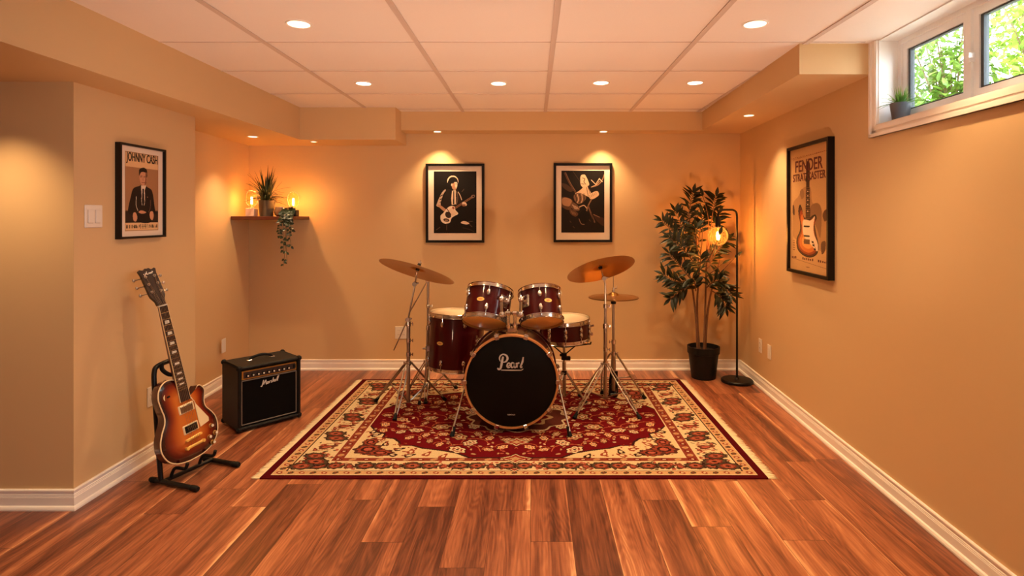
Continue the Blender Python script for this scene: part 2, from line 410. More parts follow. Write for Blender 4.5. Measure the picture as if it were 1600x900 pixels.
# ------------------------------------------------------------------ pattern painting on fine meshes
class Canvas:
    def __init__(s, w, h, nx, ny, base):
        s.w, s.h, s.nx, s.ny = w, h, nx, ny
        xs = (np.arange(nx)+.5)*w/nx; ys = (np.arange(ny)+.5)*h/ny
        s.X, s.Y = np.meshgrid(xs, ys); s.c = np.empty((ny, nx, 3)); s.c[:] = base[:3]
    def put(s, m, col): s.c[m] = col[:3]; return s
    def sub(s, x0, x1, y0, y1):
        i0 = max(0, int(x0/s.w*s.nx)-1); i1 = min(s.nx, int(x1/s.w*s.nx)+2); j0 = max(0, int(y0/s.h*s.ny)-1); j1 = min(s.ny, int(y1/s.h*s.ny)+2)
        return slice(j0, max(j0, j1)), slice(i0, max(i0, i1))
    def rect(s, x0, y0, x1, y1, col):
        return s.put((s.X >= x0) & (s.X <= x1) & (s.Y >= y0) & (s.Y <= y1), col)
    def poly(s, pts, col, mirror=None):
        p = np.array([(q[0], q[1]) for q in pts], float)
        J, I = s.sub(p[:, 0].min(), p[:, 0].max(), p[:, 1].min(), p[:, 1].max())
        X, Y = s.X[J, I], s.Y[J, I]
        if X.size == 0: return s
        ins = np.zeros(X.shape, bool); k = len(p)
        for i in range(k):
            x0, y0 = p[i]; x1, y1 = p[(i+1) % k]
            if y0 == y1: continue
            c = ((y0 > Y) != (y1 > Y)) & (X < (x1-x0)*(Y-y0)/(y1-y0)+x0)
            ins ^= c
        s.c[J, I][ins] = col[:3]
        return s
    def blob(s, pts, col, n=6): return s.poly(smooth([(a, b, 0) for a, b in pts], n, True), col)
    def ell(s, cx, cy, rx, ry, col, ang=0., lobes=0, amp=0., inner=0.):
        r = max(rx, ry)*(1+abs(amp))
        J, I = s.sub(cx-r, cx+r, cy-r, cy+r); X, Y = s.X[J, I]-cx, s.Y[J, I]-cy
        if X.size == 0: return s
        ca, sa = cos(ang), sin(ang); u = (X*ca+Y*sa)/rx; v = (-X*sa+Y*ca)/ry
        d = np.hypot(u, v); lim = 1+(amp*np.cos(lobes*np.arctan2(v, u)) if lobes else 0)
        s.c[J, I][(d <= lim) & (d >= inner*lim)] = col[:3]
        return s
    def line(s, pts, w, col, n=0):
        P = smooth([(a, b, 0) for a, b in pts], n) if n else [Vector((a, b, 0)) for a, b in pts]
        for a, b in zip(P[:-1], P[1:]):
            x0, y0, x1, y1 = a.x, a.y, b.x, b.y
            J, I = s.sub(min(x0, x1)-w, max(x0, x1)+w, min(y0, y1)-w, max(y0, y1)+w); X, Y = s.X[J, I], s.Y[J, I]
            if X.size == 0: continue
            dx, dy = x1-x0, y1-y0; L2 = dx*dx+dy*dy+1e-12
            t = np.clip(((X-x0)*dx+(Y-y0)*dy)/L2, 0, 1)
            s.c[J, I][np.hypot(X-x0-t*dx, Y-y0-t*dy) <= w/2] = col[:3]
        return s
    def grain(s, amt, seed=0):
        g = np.random.default_rng(seed); s.c *= 1+(g.random((s.ny, s.nx, 1))-.5)*amt; return s
    def build(s, name, m, parent=None, z=0., loc=None, rot=None, thick=0.):
        nx, ny = s.nx, s.ny; x = np.linspace(0, s.w, nx+1); y = np.linspace(0, s.h, ny+1)
        XX, YY = np.meshgrid(x, y); V = np.stack([XX.ravel(), YY.ravel(), np.full(XX.size, z)], 1)
        j, i = np.meshgrid(np.arange(ny), np.arange(nx), indexing='ij'); a = (j*(nx+1)+i).ravel()
        F = np.stack([a, a+1, a+nx+2, a+nx+1], 1).astype(np.int32)
        me = bpy.data.meshes.new(name)
        me.vertices.add(len(V)); me.vertices.foreach_set('co', V.astype(np.float32).ravel())
        me.loops.add(F.size); me.loops.foreach_set('vertex_index', F.ravel())
        me.polygons.add(len(F)); me.polygons.foreach_set('loop_start', np.arange(0, F.size, 4, dtype=np.int32))
        me.update(calc_edges=True)
        at = me.color_attributes.new('paint', 'FLOAT_COLOR', 'CORNER')
        c = np.ones((len(F), 4, 4), np.float32); c[:, :, :3] = np.clip(s.c, 0, 1).reshape(-1, 1, 3)
        at.data.foreach_set('color', c.ravel())
        me.materials.append(M[m])
        o = bpy.data.objects.new(name, me); COL.objects.link(o)
        if parent: o.parent = parent
        if loc: o.location = loc
        if rot is not None: o.rotation_euler = rot
        return o

def lettering(name, text, m, parent, width, height, loc, rot=(0, 0, 0), depth=.0008, bold=.0, shear=0.):
    cu = bpy.data.curves.new(name, 'FONT'); cu.body = text; cu.extrude = .01; cu.offset = bold; cu.align_x = 'CENTER'; cu.align_y = 'CENTER'; cu.shear = shear
    t = bpy.data.objects.new('tmp', cu); COL.objects.link(t)
    dg = bpy.context.evaluated_depsgraph_get(); me = bpy.data.meshes.new_from_object(t.evaluated_get(dg)); me.name = name
    bpy.data.objects.remove(t)
    n = len(me.vertices); co = np.empty(n*3, np.float32); me.vertices.foreach_get('co', co); co = co.reshape(-1, 3)
    mn, mx = co.min(0), co.max(0)
    co = (co-(mn+mx)/2)/np.maximum(mx-mn, 1e-6)*np.array([width, height, depth*2])
    me.vertices.foreach_set('co', co.astype(np.float32).ravel()); me.update()
    me.materials.clear(); me.materials.append(M[m])
    o = bpy.data.objects.new(name, me); COL.objects.link(o); o.parent = parent; o.location = loc; o.rotation_euler = rot
    return o

# ------------------------------------------------------------------ room shell
CEIL = 2.315
YB = 5.25                      # back wall
XL = -2.20                     # side wall on the left, between Y 2.757 and 3.75
def XR(y): return 1.667+.042*y # right wall surface
YREAR, XFAR = -2.6, -4.2

b = MB(); b.box(((XFAR+2.4)/2, (YREAR+YB)/2, -.05), (2.4-XFAR+.4, YB-YREAR+.6, .1)); struct('floor', b, 'floor')
b = MB(); b.box(((XFAR+2.0)/2-.1, (YREAR+YB)/2, CEIL+.05), (1.88-XFAR+.4, YB-YREAR+.6, .1)); struct('ceiling', b, 'ceil')
b = MB(); b.box(((XFAR+2.4)/2, YB+.06, CEIL/2), (2.4-XFAR+.4, .12, CEIL)); struct('wall_back', b, 'wall')
# left: front-facing wall, side wall, jog, recess wall
b = MB(); b.prism([(XL, 2.757), (XL, 3.75), (-2.505, 3.75), (-2.59, YB), (XFAR-.1, YB), (XFAR-.1, 2.757)], CEIL)
struct('wall_left', b, 'wall')
b = MB(); b.box((XFAR-.05, (YREAR+2.757)/2, CEIL/2), (.1, 2.757-YREAR, CEIL)); struct('wall_far_left', b, 'wall')
b = MB(); b.box((-1, YREAR-.05, CEIL/2), (6.6, .1, CEIL)); struct('wall_rear', b, 'wall')
# right wall with the window opening
WY0, WY1, WZ = 1.95, 2.99, 1.876
def rprism(b, y0, y1, z0, z1, t0, t1):
    vs = [(XR(y)+t, y, z) for y in (y0, y1) for t in (t0, t1) for z in (z0, z1)]
    return b.add(vs, [(0, 1, 3, 2), (4, 6, 7, 5), (0, 4, 5, 1), (2, 3, 7, 6), (0, 2, 6, 4), (1, 5, 7, 3)])
b = MB()
VY0, VY1, VZ0, VZ1 = -.7, 1.0, 1.18, 2.13      # second window, added out of view for daylight fill
rprism(b, YREAR, VY0, 0, CEIL, 0, .172); rprism(b, VY1, WY0, 0, CEIL, 0, .172); rprism(b, VY0, VY1, 0, VZ0, 0, .172); rprism(b, VY0, VY1, VZ1, CEIL, 0, .172); rprism(b, WY1, YB, 0, CEIL, 0, .172); rprism(b, WY0, WY1, 0, WZ, 0, .172)
struct('wall_right', b, 'wall')
# soffits
b = MB(); b.prism([(-1.96, YREAR), (-1.96, 4.84), (-1.155, 4.84), (-1.155, YB), (XFAR, YB), (XFAR, YREAR)], CEIL-2.044, o=(0, 0, 2.044))
struct('soffit_left', b, 'wall')
b = MB(); b.box(((-1.155+1.487)/2, (5.035+YB)/2, (2.1525+CEIL)/2), (1.487+1.155, YB-5.035, CEIL-2.1525)); struct('soffit_back', b, 'wall')
b = MB(); b.prism([(1.41, 3.05), (XR(3.05), 3.05), (XR(YB), YB), (1.487, YB)], CEIL-2.1525, o=(0, 0, 2.1525)); struct('soffit_right', b, 'wall')
# suspended ceiling grid
b = MB()
for x in (-1.41, -.61, .106, .845, 1.44):
    b.box((x, (YREAR+5.03)/2, CEIL-.002), (.022, 5.03-YREAR, .006))
    for s_ in (-1, 1): b.box((x+s_*.0125, (YREAR+5.03)/2, CEIL-.004), (.003, 5.03-YREAR, .003))
ys = [4.90, 4.296, 3.62, 3.02]+[3.02-.62*k for k in range(1, 9)]
for y in ys: b.box((-.11, y, CEIL-.001), (3.7, .012, .005))
struct('ceiling_grid', b, 'tbar')

# baseboards: profile (out from wall, height)
BP = [(0, 0), (.024, 0), (.024, .008), (.020, .017), (.013, .021), (.013, .058), (.0105, .061), (.0125, .064), (.0095, .068), (.0115, .071), (.008, .075), (.008, .083), (.012, .086), (.012, .092), (.009, .096), (0, .096)]
def baseboard(name, pts):
    """pts: floor polyline with the room on the right-hand side of travel"""
    P = [Vector((p[0], p[1], 0)) for p in pts]; k = len(P); b = MB(); vs = []
    for i, p in enumerate(P):
        ns = []
        if i > 0: t = (P[i]-P[i-1]).normalized(); ns.append(Vector((t.y, -t.x, 0)))
        if i < k-1: t = (P[i+1]-P[i]).normalized(); ns.append(Vector((t.y, -t.x, 0)))
        n = sum(ns, Vector()).normalized(); n = n/max(.3, n.dot(ns[0]))
        for o, h in BP: vs.append(p+n*o+Vector((0, 0, h)))
    m = len(BP)
    fs = [(i*m+j, (i+1)*m+j, (i+1)*m+(j+1) % m, i*m+(j+1) % m) for i in range(k-1) for j in range(m)]
    fs += [tuple(range(m)), tuple((k-1)*m+j for j in range(m-1, -1, -1))]
    b.add(vs, fs); return struct(name, b, 'white', ang=0)
baseboard('baseboard_left', [(XFAR, 2.757), (XL, 2.757), (XL, 3.75), (-2.505, 3.75), (-2.59, YB-.001)])
baseboard('baseboard_back', [(-2.59, YB), (XR(YB), YB)])
baseboard('baseboard_right', [(XR(YB), YB), (XR(YREAR), YREAR)])

# window -----------------------------------------------------------
win = MB()
F0, F1 = .10, .17
for y0, y1, z0, z1 in ((WY0, WY1, WZ, WZ+.03), (WY0, WY1, 2.285, 2.312), (WY1-.026, WY1, WZ+.03, 2.285), (WY0, WY0+.026, WZ+.03, 2.285), (2.462, 2.492, WZ+.03, 2.285)):
    rprism(win, y0, y1, z0, z1, F0, F1)
w1 = struct('window_1', win, 'vinyl')
def sash(y0, y1, tz, latch):
    b = MB(); w = .036
    z0, z1 = WZ+.028, 2.288
    for a in ((y0, y1, z0, z0+w), (y0, y1, z1-w, z1), (y0, y0+w, z0+w, z1-w), (y1-w, y1, z0+w, z1-w)):
        rprism(b, *a, tz, tz+.04)
    s_ = b.build('sash', 'vinyl', w1, 0)
    b = MB(); q = .008
    y0 += w; y1 -= w; z0 += w; z1 -= w
    for a in ((y0, y1, z0, z0+q), (y0, y1, z1-q, z1), (y0, y0+q, z0, z1), (y1-q*2.2, y1, z0, z1)): rprism(b, *a, tz+.008, tz+.03)
    b.build('seal', 'seal', s_, 0)
    b = MB(); rprism(b, y0, y1, z0, z1, tz+.018, tz+.022); b.build('pane', 'glass', s_, 0)
    return s_
sash(2.488, WY1-.022, F0+.012, 0); sash(WY0+.022, 2.466, F0+.012, 1)
b = MB(); rprism(b, 2.455, 2.470, 2.06, 2.10, F0-.010, F0+.012); rprism(b, 2.445, 2.458, 2.075, 2.095, F0-.02, F0+.0); b.build('latch', 'vinyl', w1)
b = MB(); rprism(b, WY0, WY1, WZ-.004, WZ+.002, -.004, F0); rprism(b, WY1-.004, WY1+.001, WZ, CEIL-.001, 0, F0); rprism(b, WY0-.001, WY0+.004, WZ, CEIL-.001, 0, F0); rprism(b, WY0, WY1, CEIL-.006, CEIL-.001, 0, F1)
struct('trim_window_reveal', b, 'vinyl')
b = MB()
for a in ((VY0, VY1, VZ0, VZ0+.05), (VY0, VY1, VZ1-.05, VZ1), (VY0, VY0+.05, VZ0, VZ1), (VY1-.05, VY1, VZ0, VZ1), (.125, .175, VZ0, VZ1)): rprism(b, *a, .10, .15)
w2 = struct('window_added', b, 'vinyl'); b = MB(); rprism(b, VY0, VY1, VZ0, VZ1, .123, .127); b.build('pane', 'glass', w2, 0)  # added window, unseen, lets in neutral daylight fill
# casing with a stepped profile, mitred like a picture frame on three sides
b = MB()
for (w0, w1_, th) in ((.0, .061, .012), (.044, .061, .020), (.008, .03, .016)):
    rprism(b, WY0-w1_, WY1+w1_, WZ-w1_, WZ-w0, -th, 0)
    rprism(b, WY1+w0, WY1+w1_, WZ-w1_, CEIL-.001, -th, 0)
    rprism(b, WY0-w1_, WY0-w0, WZ-w1_, CEIL-.001, -th, 0)
struct('trim_window_casing', b, 'white')

# outdoors ----------------------------------------------------------
b = MB(); b.box((7.2, 6, 1.60), (10.2, 9, .1)); b.box((7.2, -3, 1.05), (10.2, 9, .1)); b.box((7.2, 1.48, 1.325), (10.2, .06, .65)); struct('ground_outside', b, 'lawn')
rnd = random.Random(5)
def leaf(b, p, d, n, L, W, fold=.25, seg=3):
    d = Vector(d).normalized(); n = Vector(n); s_ = d.cross(n)
    if s_.length < 1e-3: s_ = d.cross(Vector((1, .3, .2)))
    s_.normalize(); n = s_.cross(d); p = Vector(p)
    prof = [0, .75, 1, .62, 0][:5] if seg == 4 else [0, 1, .72, 0]
    k = len(prof); vs = []; fs = []
    for i in range(k):
        t = i/(k-1); c = p+d*L*t-n*L*.18*t*t; w = prof[i]*W/2
        vs += [c-s_*w+n*w*fold, c, c+s_*w+n*w*fold]
    for i in range(k-1):
        a = i*3; fs += [(a, a+1, a+4, a+3), (a+1, a+2, a+5, a+4)]
    b.add(vs, fs)
def shrub(x, y, h, rx, nl, m, label, seed):
    g = random.Random(seed); t = thing('garden_shrub', label, 'shrub', (x, y, 1.65), group='shrubs outside the window')
    st = MB(); lf = MB()
    for k in range(16):
        a = g.uniform(0, 2*pi); r = g.uniform(.15, 1)*rx; top = Vector((cos(a)*r, sin(a)*r, h*g.uniform(.6, 1.)))
        mid = Vector((top.x*.35, top.y*.35, top.z*.5))
        P = smooth([(g.uniform(-.05, .05), g.uniform(-.05, .05), 0), mid, top], 5)
        st.tube(P, [.011*(1-i/len(P)*.75) for i in range(len(P))], 5)
        for q in range(nl//16):
            p = P[g.randrange(3, len(P))]+Vector((g.gauss(0, .11), g.gauss(0, .11), g.gauss(0, .10)))
            if p.z < .02: continue
            dd = Vector((g.uniform(-1, 1), g.uniform(-1, 1), g.uniform(-.5, .9)))
            leaf(lf, p, dd, (g.uniform(-.6, .2), g.uniform(-.5, .5), 1), g.uniform(.06, .11), g.uniform(.022, .038))
    st.build('stem', 'twig', t); lf.build('foliage', m, t, 0)
shrub(2.95, 4.05, 1.25, .36, 2000, 'hedge2', 'deep green leafy shrub at the far end outside the left pane', 1)
shrub(3.45, 3.65, 1.7, .42, 2600, 'hedge', 'light green shrub outside, behind the small potted plant', 2)
shrub(2.85, 3.15, 1.45, .36, 2200, 'hedge', 'bright yellow-green shrub outside behind the middle window post', 3)
shrub(3.35, 2.55, 1.9, .46, 2600, 'hedge2', 'taller branching green shrub filling the right pane', 4)
t = thing('wooden_fence', 'weathered green-grey board fence outside the left window pane', 'fence', (3.9, 6.1, 1.65))
b = MB()
for k in range(7): b.box((0, 0, .12+k*.13), (2.2, .02, .12))
b.build('fence_boards', 'fence', t, 0)
for x in (-1.05, 0, 1.05): MB().box((x, .04, .5), (.07, .07, 1.0)).build('fence_post', 'fence', t, 0)

# ------------------------------------------------------------------ downlights
def downlight(x, y, z, r, label, group, W=DOWN_W, size=120, blend=1., rad=.04, lens='lens', col=None):
    t = thing('recessed_downlight', label, 'ceiling light', (x, y, z), group=group)
    MB().lathe([(r*.80, -.001), (r*.84, -.005), (r*.96, -.006), (r, -.003), (r, 0), (r*.80, 0)], n=32, closed=True).build('trim_ring', 'white', t)
    MB().lathe([(0, -.0035), (r*.80, -.0022), (r*.80, -.0005), (0, -.0005)], n=32).build('lens', lens, t)
    l = bpy.data.lights.new('downlight_lamp', 'SPOT'); l.energy = W; l.color = col or DOWN_COL; l.spot_size = R(size); l.spot_blend = blend; l.shadow_soft_size = rad
    o = bpy.data.objects.new('downlight_lamp', l); COL.objects.link(o); o.parent = t; o.location = (0, 0, -.012-rad*.0)
    return t
G1 = 'recessed lights in the tiled ceiling'
downlight(-1.113, 2.736, CEIL, .060, 'large round recessed ceiling light near the upper left of the view', G1)
downlight(1.055, 2.736, CEIL, .060, 'large round recessed ceiling light near the window, upper right', G1)
for x, y, la in ((-1.166, 3.96, 'leftmost of the four recessed lights in the far row of ceiling tiles'), (-.238, 3.96, 'second from left of four recessed lights in the far ceiling row'),
                 (.464, 3.94, 'third from left of four recessed lights in the far ceiling row'), (1.108, 3.94, 'rightmost of the four recessed lights in the far row of ceiling tiles')):
    downlight(x, y, CEIL, .060, la, G1)
G2 = 'small recessed lights under the soffits'
SW = dict(W=14, size=98, blend=.8, rad=.02, lens='lenssm')
downlight(-.848, 5.10, 2.1525, .038, 'small recessed light in the back soffit above the guitarist picture', G2, **SW)
downlight(.622, 5.10, 2.1525, .038, 'small recessed light in the back soffit above the right back picture', G2, **SW)
downlight(1.605, 4.286, 2.1525, .042, 'small recessed light under the right soffit above the framed guitar poster', G2, **SW)
downlight(-2.257, 4.637, 2.044, .042, 'small recessed light under the left soffit above the corner shelf', G2, **SW)
downlight(-1.888, 4.954, 2.044, .028, 'tiny recessed light beside the step in the left back soffit', G2, W=3, size=100, blend=1, rad=.02, lens='lenssm')
# unseen lights around and behind the camera, mostly added to brighten the room
G3 = 'recessed lights overhead, outside the picture'
for x, y, la in ((-1.1, 1.45, 'added left ceiling fill light just in front of the camera, above the picture'), (1.05, 1.45, 'added right ceiling fill light just in front of the camera, above the picture'),
                 (0, 0.2, 'added ceiling fill light directly over the camera'), (-1.1, -1.2, 'added left ceiling fill light behind the camera'), (1.0, -1.2, 'added right ceiling fill light behind the camera')):
    downlight(x, y, CEIL, .060, la, G3, W=DOWN_W*1.0)  # this whole loop: added fill lights, out of view
downlight(1.52, 2.22, CEIL, .045, 'recessed ceiling light close to the window, just above the picture', G3, W=12, size=95, blend=.8, rad=.02)
downlight(-2.50, 2.46, 2.044, .042, 'recessed light under the left soffit by the front-facing wall', G3, W=19, size=104, blend=1., rad=.02, lens='lenssm')
downlight(-3.2, .6, 2.044, .042, 'added fill light under the left soffit, nearer than the picture shows', G3, **SW)  # added for fill, out of view

# ------------------------------------------------------------------ plates
def plate(name, label, cat, loc, rotz, w=.07, h=.114, kind='outlet'):
    """local: x across, y out of wall (towards -y), z up"""
    t = thing(name, label, cat, loc, (0, 0, rotz))
    MB().box((0, -.003, 0), (w, .006, h), bev=.003).build('cover_plate', 'plate', t)
    n = 2 if w > .1 else 1
    for k in range(n):
        x = (k-(n-1)/2)*.046
        if kind == 'switch':
            s_ = MB().box((x, -.0075, 0), (.033, .006, .066), bev=.002).build('rocker', 'plate', t)
            MB().box((x-.0172, -.0062, 0), (.0015, .001, .066)).box((x, -.0062, -.034), (.033, .001, .0015)).build('rocker_gap', 'slot', s_, 0)
        elif kind == 'outlet':
            for z in (-.02, .02):
                s_ = MB().lathe([(.0165, 0), (.0165, .002), (0, .002)], (x, -.006, z), (0, -1, 0), 20).build('socket', 'plate', t)
                MB().box((x-.006, -.0086, z+.003), (.0022, .001, .008)).box((x+.006, -.0086, z+.003), (.0022, .001, .008)).build('slots', 'slot', s_, 0)
        else:
            MB().box((x, -.0068, 0), (.034, .002, .068), bev=.0009).build('insert', 'plate', t)
    return t
plate('light_switch', 'white double rocker switch plate left of the portrait poster', 'light switch', (XL, 2.879, CAMZ), R(90), w=.115, kind='switch')
plate('wall_outlet', 'white socket plate low on the wall behind the guitar stand', 'outlet', (XL, 3.315, .365), R(90))
plate('wall_outlet', 'small white socket plate on the recessed wall above the amplifier', 'outlet', (-2.528, 4.70, .345), R(93.9), kind='blank')
plate('wall_outlet', 'white double plate on the back wall behind the left cymbal stand', 'outlet', (-1.20, YB, .34), 0, w=.115, kind='outlet')
plate('wall_outlet', 'wall plate on the right wall, the one nearer the floor lamp', 'outlet', (XR(4.72), 4.72, .34), R(-90-2.4), kind='outlet')
plate('wall_outlet', 'plain wall plate on the right wall, farther from the floor lamp', 'outlet', (XR(4.52), 4.52, .335), R(-90-2.4), kind='blank')

# unseen floor uplights, added to brighten the ceiling
def uplight(x, label, W=26):
    t = thing('added_uplight', label, 'lamp', (x, 1.65, 0), group='added floor uplights nearer than the picture')
    el_ = R(50); d = Vector((-x*.05, cos(el_), sin(el_))).normalized()
    MB().lathe([(.085, 0), (.09, .004), (.09, .014), (.012, .018), (.012, .06), (0, .06)], n=32).build('base', 'black', t)
    c = Vector((0, 0, .12)); MB().lathe([(.055, -.06), (.06, -.055), (.062, .06), (.056, .06), (.052, -.03), (0, -.03), (0, -.058)], c, d, 32).build('lamp_head', 'black', t)
    l = bpy.data.lights.new('added_uplight_lamp', 'SPOT'); l.energy = W; l.color = (1, .66, .43); l.spot_size = R(92); l.spot_blend = 1; l.shadow_soft_size = .05
    o = bpy.data.objects.new('added_uplight_lamp', l); COL.objects.link(o); o.parent = t; o.location = c+d*.085; o.rotation_euler = d.to_track_quat('-Z', 'Y').to_euler()
uplight(-1.0, 'added black floor uplight filling the ceiling, in the left near part of the room, below the picture', 38)
uplight(.8, 'added black floor uplight filling the ceiling, in the right near part of the room, below the picture', 38)

# ------------------------------------------------------------------ rug
def paint_rug():
    w, h = 2.708, 1.854
    red, cream, tan, rust, olive, dark, pink = rgb(92, 9, 17), rgb(200, 178, 142), rgb(166, 132, 94), rgb(132, 58, 40), rgb(72, 58, 42), rgb(48, 22, 20), rgb(158, 80, 62)
    c = Canvas(w, h, 700, 430, rgb(74, 7, 13))
    g = random.Random(3)
    bx = [.042, .048, .105, .112, .120, .300, .306, .366, .374]      # bands along the short sides
    by = [.036, .041, .083, .088, .094, .205, .210, .255, .262]      # bands along the long sides
    cols = [tan, cream, olive, cream, cream, dark, rust, cream]
    # bands in order: thin line, guard, line, line, main border, line, inner guard, line, field
    fill = [cream, rgb(186, 146, 104), dark, cream, rgb(196, 174, 136), cream, rgb(120, 52, 38), cream]
    for i, col in enumerate(fill): c.rect(bx[i], by[i], w-bx[i], h-by[i], col)
    # field: cream spandrels under a red lobed centre
    X0, Y0 = bx[8], by[8]; fw, fh = w-2*X0, h-2*Y0
    c.rect(X0, Y0, w-X0, h-Y0, rgb(196, 172, 132))
    cx, cy = w/2, h/2
    def quad(pts, col):
        for sx in (1, -1):
            for sy in (1, -1):
                c.poly([(cx+sx*a, cy+sy*b) for a, b in pts], col)
    outline = [(0, 0), (fw/2, 0), (fw/2, .16), (.93, .22), (.90, .27), (.84, .30), (.84, .36), (.76, .38), (.72, .43), (.70, .49), (.62, .49), (.55, .53), (.44, .56), (.34, .60), (.26, fh/2), (0, fh/2)]
    quad([(a*1.0+(0.012 if 0 < a < fw/2 else 0), b+(.012 if b > 0 else 0)) for a, b in outline], dark)
    quad(outline, red)
    for sx in (1, -1):
        for sy in (1, -1):
            for a, b, rx, ry in ((.885, .55, .085, .075), (.80, .60, .08, .05), (.90, .44, .05, .06)):
                c.ell(cx+sx*a, cy+sy*b, rx, ry, rgb(76, 40, 32), lobes=8, amp=.1)
                c.ell(cx+sx*a, cy+sy*b, rx*.72, ry*.72, rust, lobes=8, amp=.12); c.ell(cx+sx*a, cy+sy*b, rx*.5, ry*.5, dark); c.ell(cx+sx*a, cy+sy*b, rx*.3, ry*.3, pink)
            for a, b in ((.62, .585), (.52, .62), (.70, .55), (.90, .33), (.93, .27), (.72, .63), (.42, .65), (.80, .47), (.86, .385), (.62, .64)):
                an = g.uniform(0, 3)
                c.ell(cx+sx*a, cy+sy*b, .035, .02, rust if g.random() < .6 else dark, ang=an, lobes=3, amp=.2); c.ell(cx+sx*a, cy+sy*b, .017, .009, cream, ang=an)
            for k in range(130):
                a = g.uniform(.3, fw/2-.01); b = g.uniform(.22, fh/2-.01)
                c.ell(cx+sx*a, cy+sy*b, g.uniform(.006, .014), g.uniform(.004, .008), rust, ang=g.uniform(0, 3)) if (a-.0)/.95+(b)/.72 > 1.35 else None
    # flowers of the red field, mirrored left and right
    def flower(x, y, r, sq, an, k):
        c.ell(x, y, r*1.16, r*sq*1.16, dark, an, 6, .14); c.ell(x, y, r, r*sq, k, an, 6, .14); c.ell(x, y, r*.66, r*sq*.66, rgb(128, 44, 34), an, 6, .12)
        c.ell(x, y, r*.45, r*sq*.45, cream, an, 5, .2); c.ell(x, y, r*.2, r*sq*.2, dark)
    spots = []
    tries = 0
    while len(spots) < 60 and tries < 9000:
        tries += 1
        a = g.uniform(.0, .93); b = g.uniform(-.60, .60); lim = .64-.40*max(0, (a-.25)/.7)**1.3
        if abs(b) > lim-.05: continue
        r = g.choice((.055, .045, .035, .03))
        if any((a-p)**2+(b-q)**2 < (r+s_+.022)**2 for p, q, s_ in spots) or (0 < a < r+.02): continue
        spots.append((a, b, r))
    for a, b, r in spots:
        for sx in (1, -1):
            # curling vine
            q = [(cx+sx*(a+r*1.2*cos(t)*(1+.35*t)), cy+b+r*1.0*sin(t)*(1+.3*t)) for t in np.linspace(g.uniform(0, 1), 3.4, 5)]
            c.line(q, .006, rgb(160, 84, 54), 3)
    for a, b, r in spots:
        an = g.uniform(0, pi); sq = g.uniform(.6, .8); k = g.choice((cream, tan, rgb(208, 160, 112)))
        for sx in (1, -1): flower(cx+sx*a, cy+b, r, sq, an*sx, k)
    for k in range(330):
        a = g.uniform(0, .95); b = g.uniform(-.62, .62); lim = .64-.40*max(0, (a-.25)/.7)**1.3
        if abs(b) > lim-.02 or any((a-p)**2+(b-q)**2 < (r+.014)**2 for p, q, r in spots): continue
        an = g.uniform(0, pi); col = g.choice((cream, tan, pink, tan)); rr = g.uniform(.009, .017)
        for sx in (1, -1): c.ell(cx+sx*a, cy+b, rr, rr*.55, col, an*sx)
    # central medallion with pendants reaching to the long borders
    c.ell(cx, cy, .34, .27, cream, 0, 12, .06); c.ell(cx, cy, .325, .255, rgb(86, 40, 32), 0, 12, .06)
    c.ell(cx, cy, .22, .17, tan, 0, 8, .1); c.ell(cx, cy, .19, .145, red, 0, 8, .1); c.ell(cx, cy, .09, .07, cream, 0, 6, .15)
    for sy in (1, -1):
        for d0, rr, rh in ((.44, .075, .065), (.68, .095, .062), (.80, .085, .05)):
            for kk, col in ((1.14, dark), (1, cream), (.82, rgb(130, 34, 30)), (.45, tan)):
                c.poly([(cx+rr*kk, cy+sy*d0), (cx+rr*.3*kk, cy+sy*(d0-rh*.5*kk)), (cx, cy+sy*(d0-rh*kk)), (cx-rr*.3*kk, cy+sy*(d0-rh*.5*kk)), (cx-rr*kk, cy+sy*d0), (cx-rr*.3*kk, cy+sy*(d0+rh*.5*kk)), (cx, cy+sy*(d0+rh*kk)), (cx+rr*.3*kk, cy+sy*(d0+rh*.5*kk))], col)
    # main border motifs
    def palm(x, y, rx, ry, an=0):
        c.ell(x, y, rx, ry, dark, an, 9, .08); c.ell(x, y, rx*.84, ry*.84, olive, an, 9, .08); c.ell(x, y, rx*.62, ry*.62, rgb(110, 40, 32), an, 8, .1)
        c.ell(x, y, rx*.48, ry*.48, rgb(150, 78, 54), an, 6, .15); c.ell(x, y, rx*.2, ry*.2, dark)
    def small(x, y, rx, ry, an=0):
        c.ell(x, y, rx, ry, rgb(92, 48, 36), an, 3, .22); c.ell(x, y, rx*.5, ry*.5, pink, an)
    for sy in (1, -1):
        y = cy+sy*(h/2-.150); n = 9
        for k in range(n):
            x = .30+(w-.60)*k/(n-1)
            palm(x-.045, y, .062, .046); palm(x+.05, y, .055, .043)
            if k < n-1:
                x2 = x+(w-.60)/(n-1)/2
                small(x2, y+.008*sy, .034, .026, g.uniform(0, 3)); small(x2-.045, y-.016*sy, .02, .013, g.uniform(0, 3)); small(x2+.045, y-.016*sy, .02, .013, g.uniform(0, 3))
                c.line([(x2-.09, y-.035), (x2-.03, y+.038), (x2+.03, y-.038), (x2+.09, y+.03)], .006, rust, 4)
    for sx in (1, -1):
        x = cx+sx*(w/2-.210); n = 5
        for k in range(n):
            y = .24+(h-.48)*k/(n-1)
            palm(x-.012*sx, y-.035, .082, .048, .3*sx); palm(x+.018*sx, y+.042, .074, .044, .2*sx)
            if k < n-1:
                y2 = y+(h-.48)/(n-1)/2
                small(x, y2, .055, .028, .3); small(x+.05, y2+.045, .024, .012, .5); small(x-.055, y2-.04, .024, .012, 2)
                c.line([(x-.07, y2-.06), (x+.05, y2-.02), (x-.05, y2+.03), (x+.06, y2+.06)], .007, rust, 4)
        for y in (.145, h-.145): palm(cx+sx*(w/2-.165), y, .075, .048)
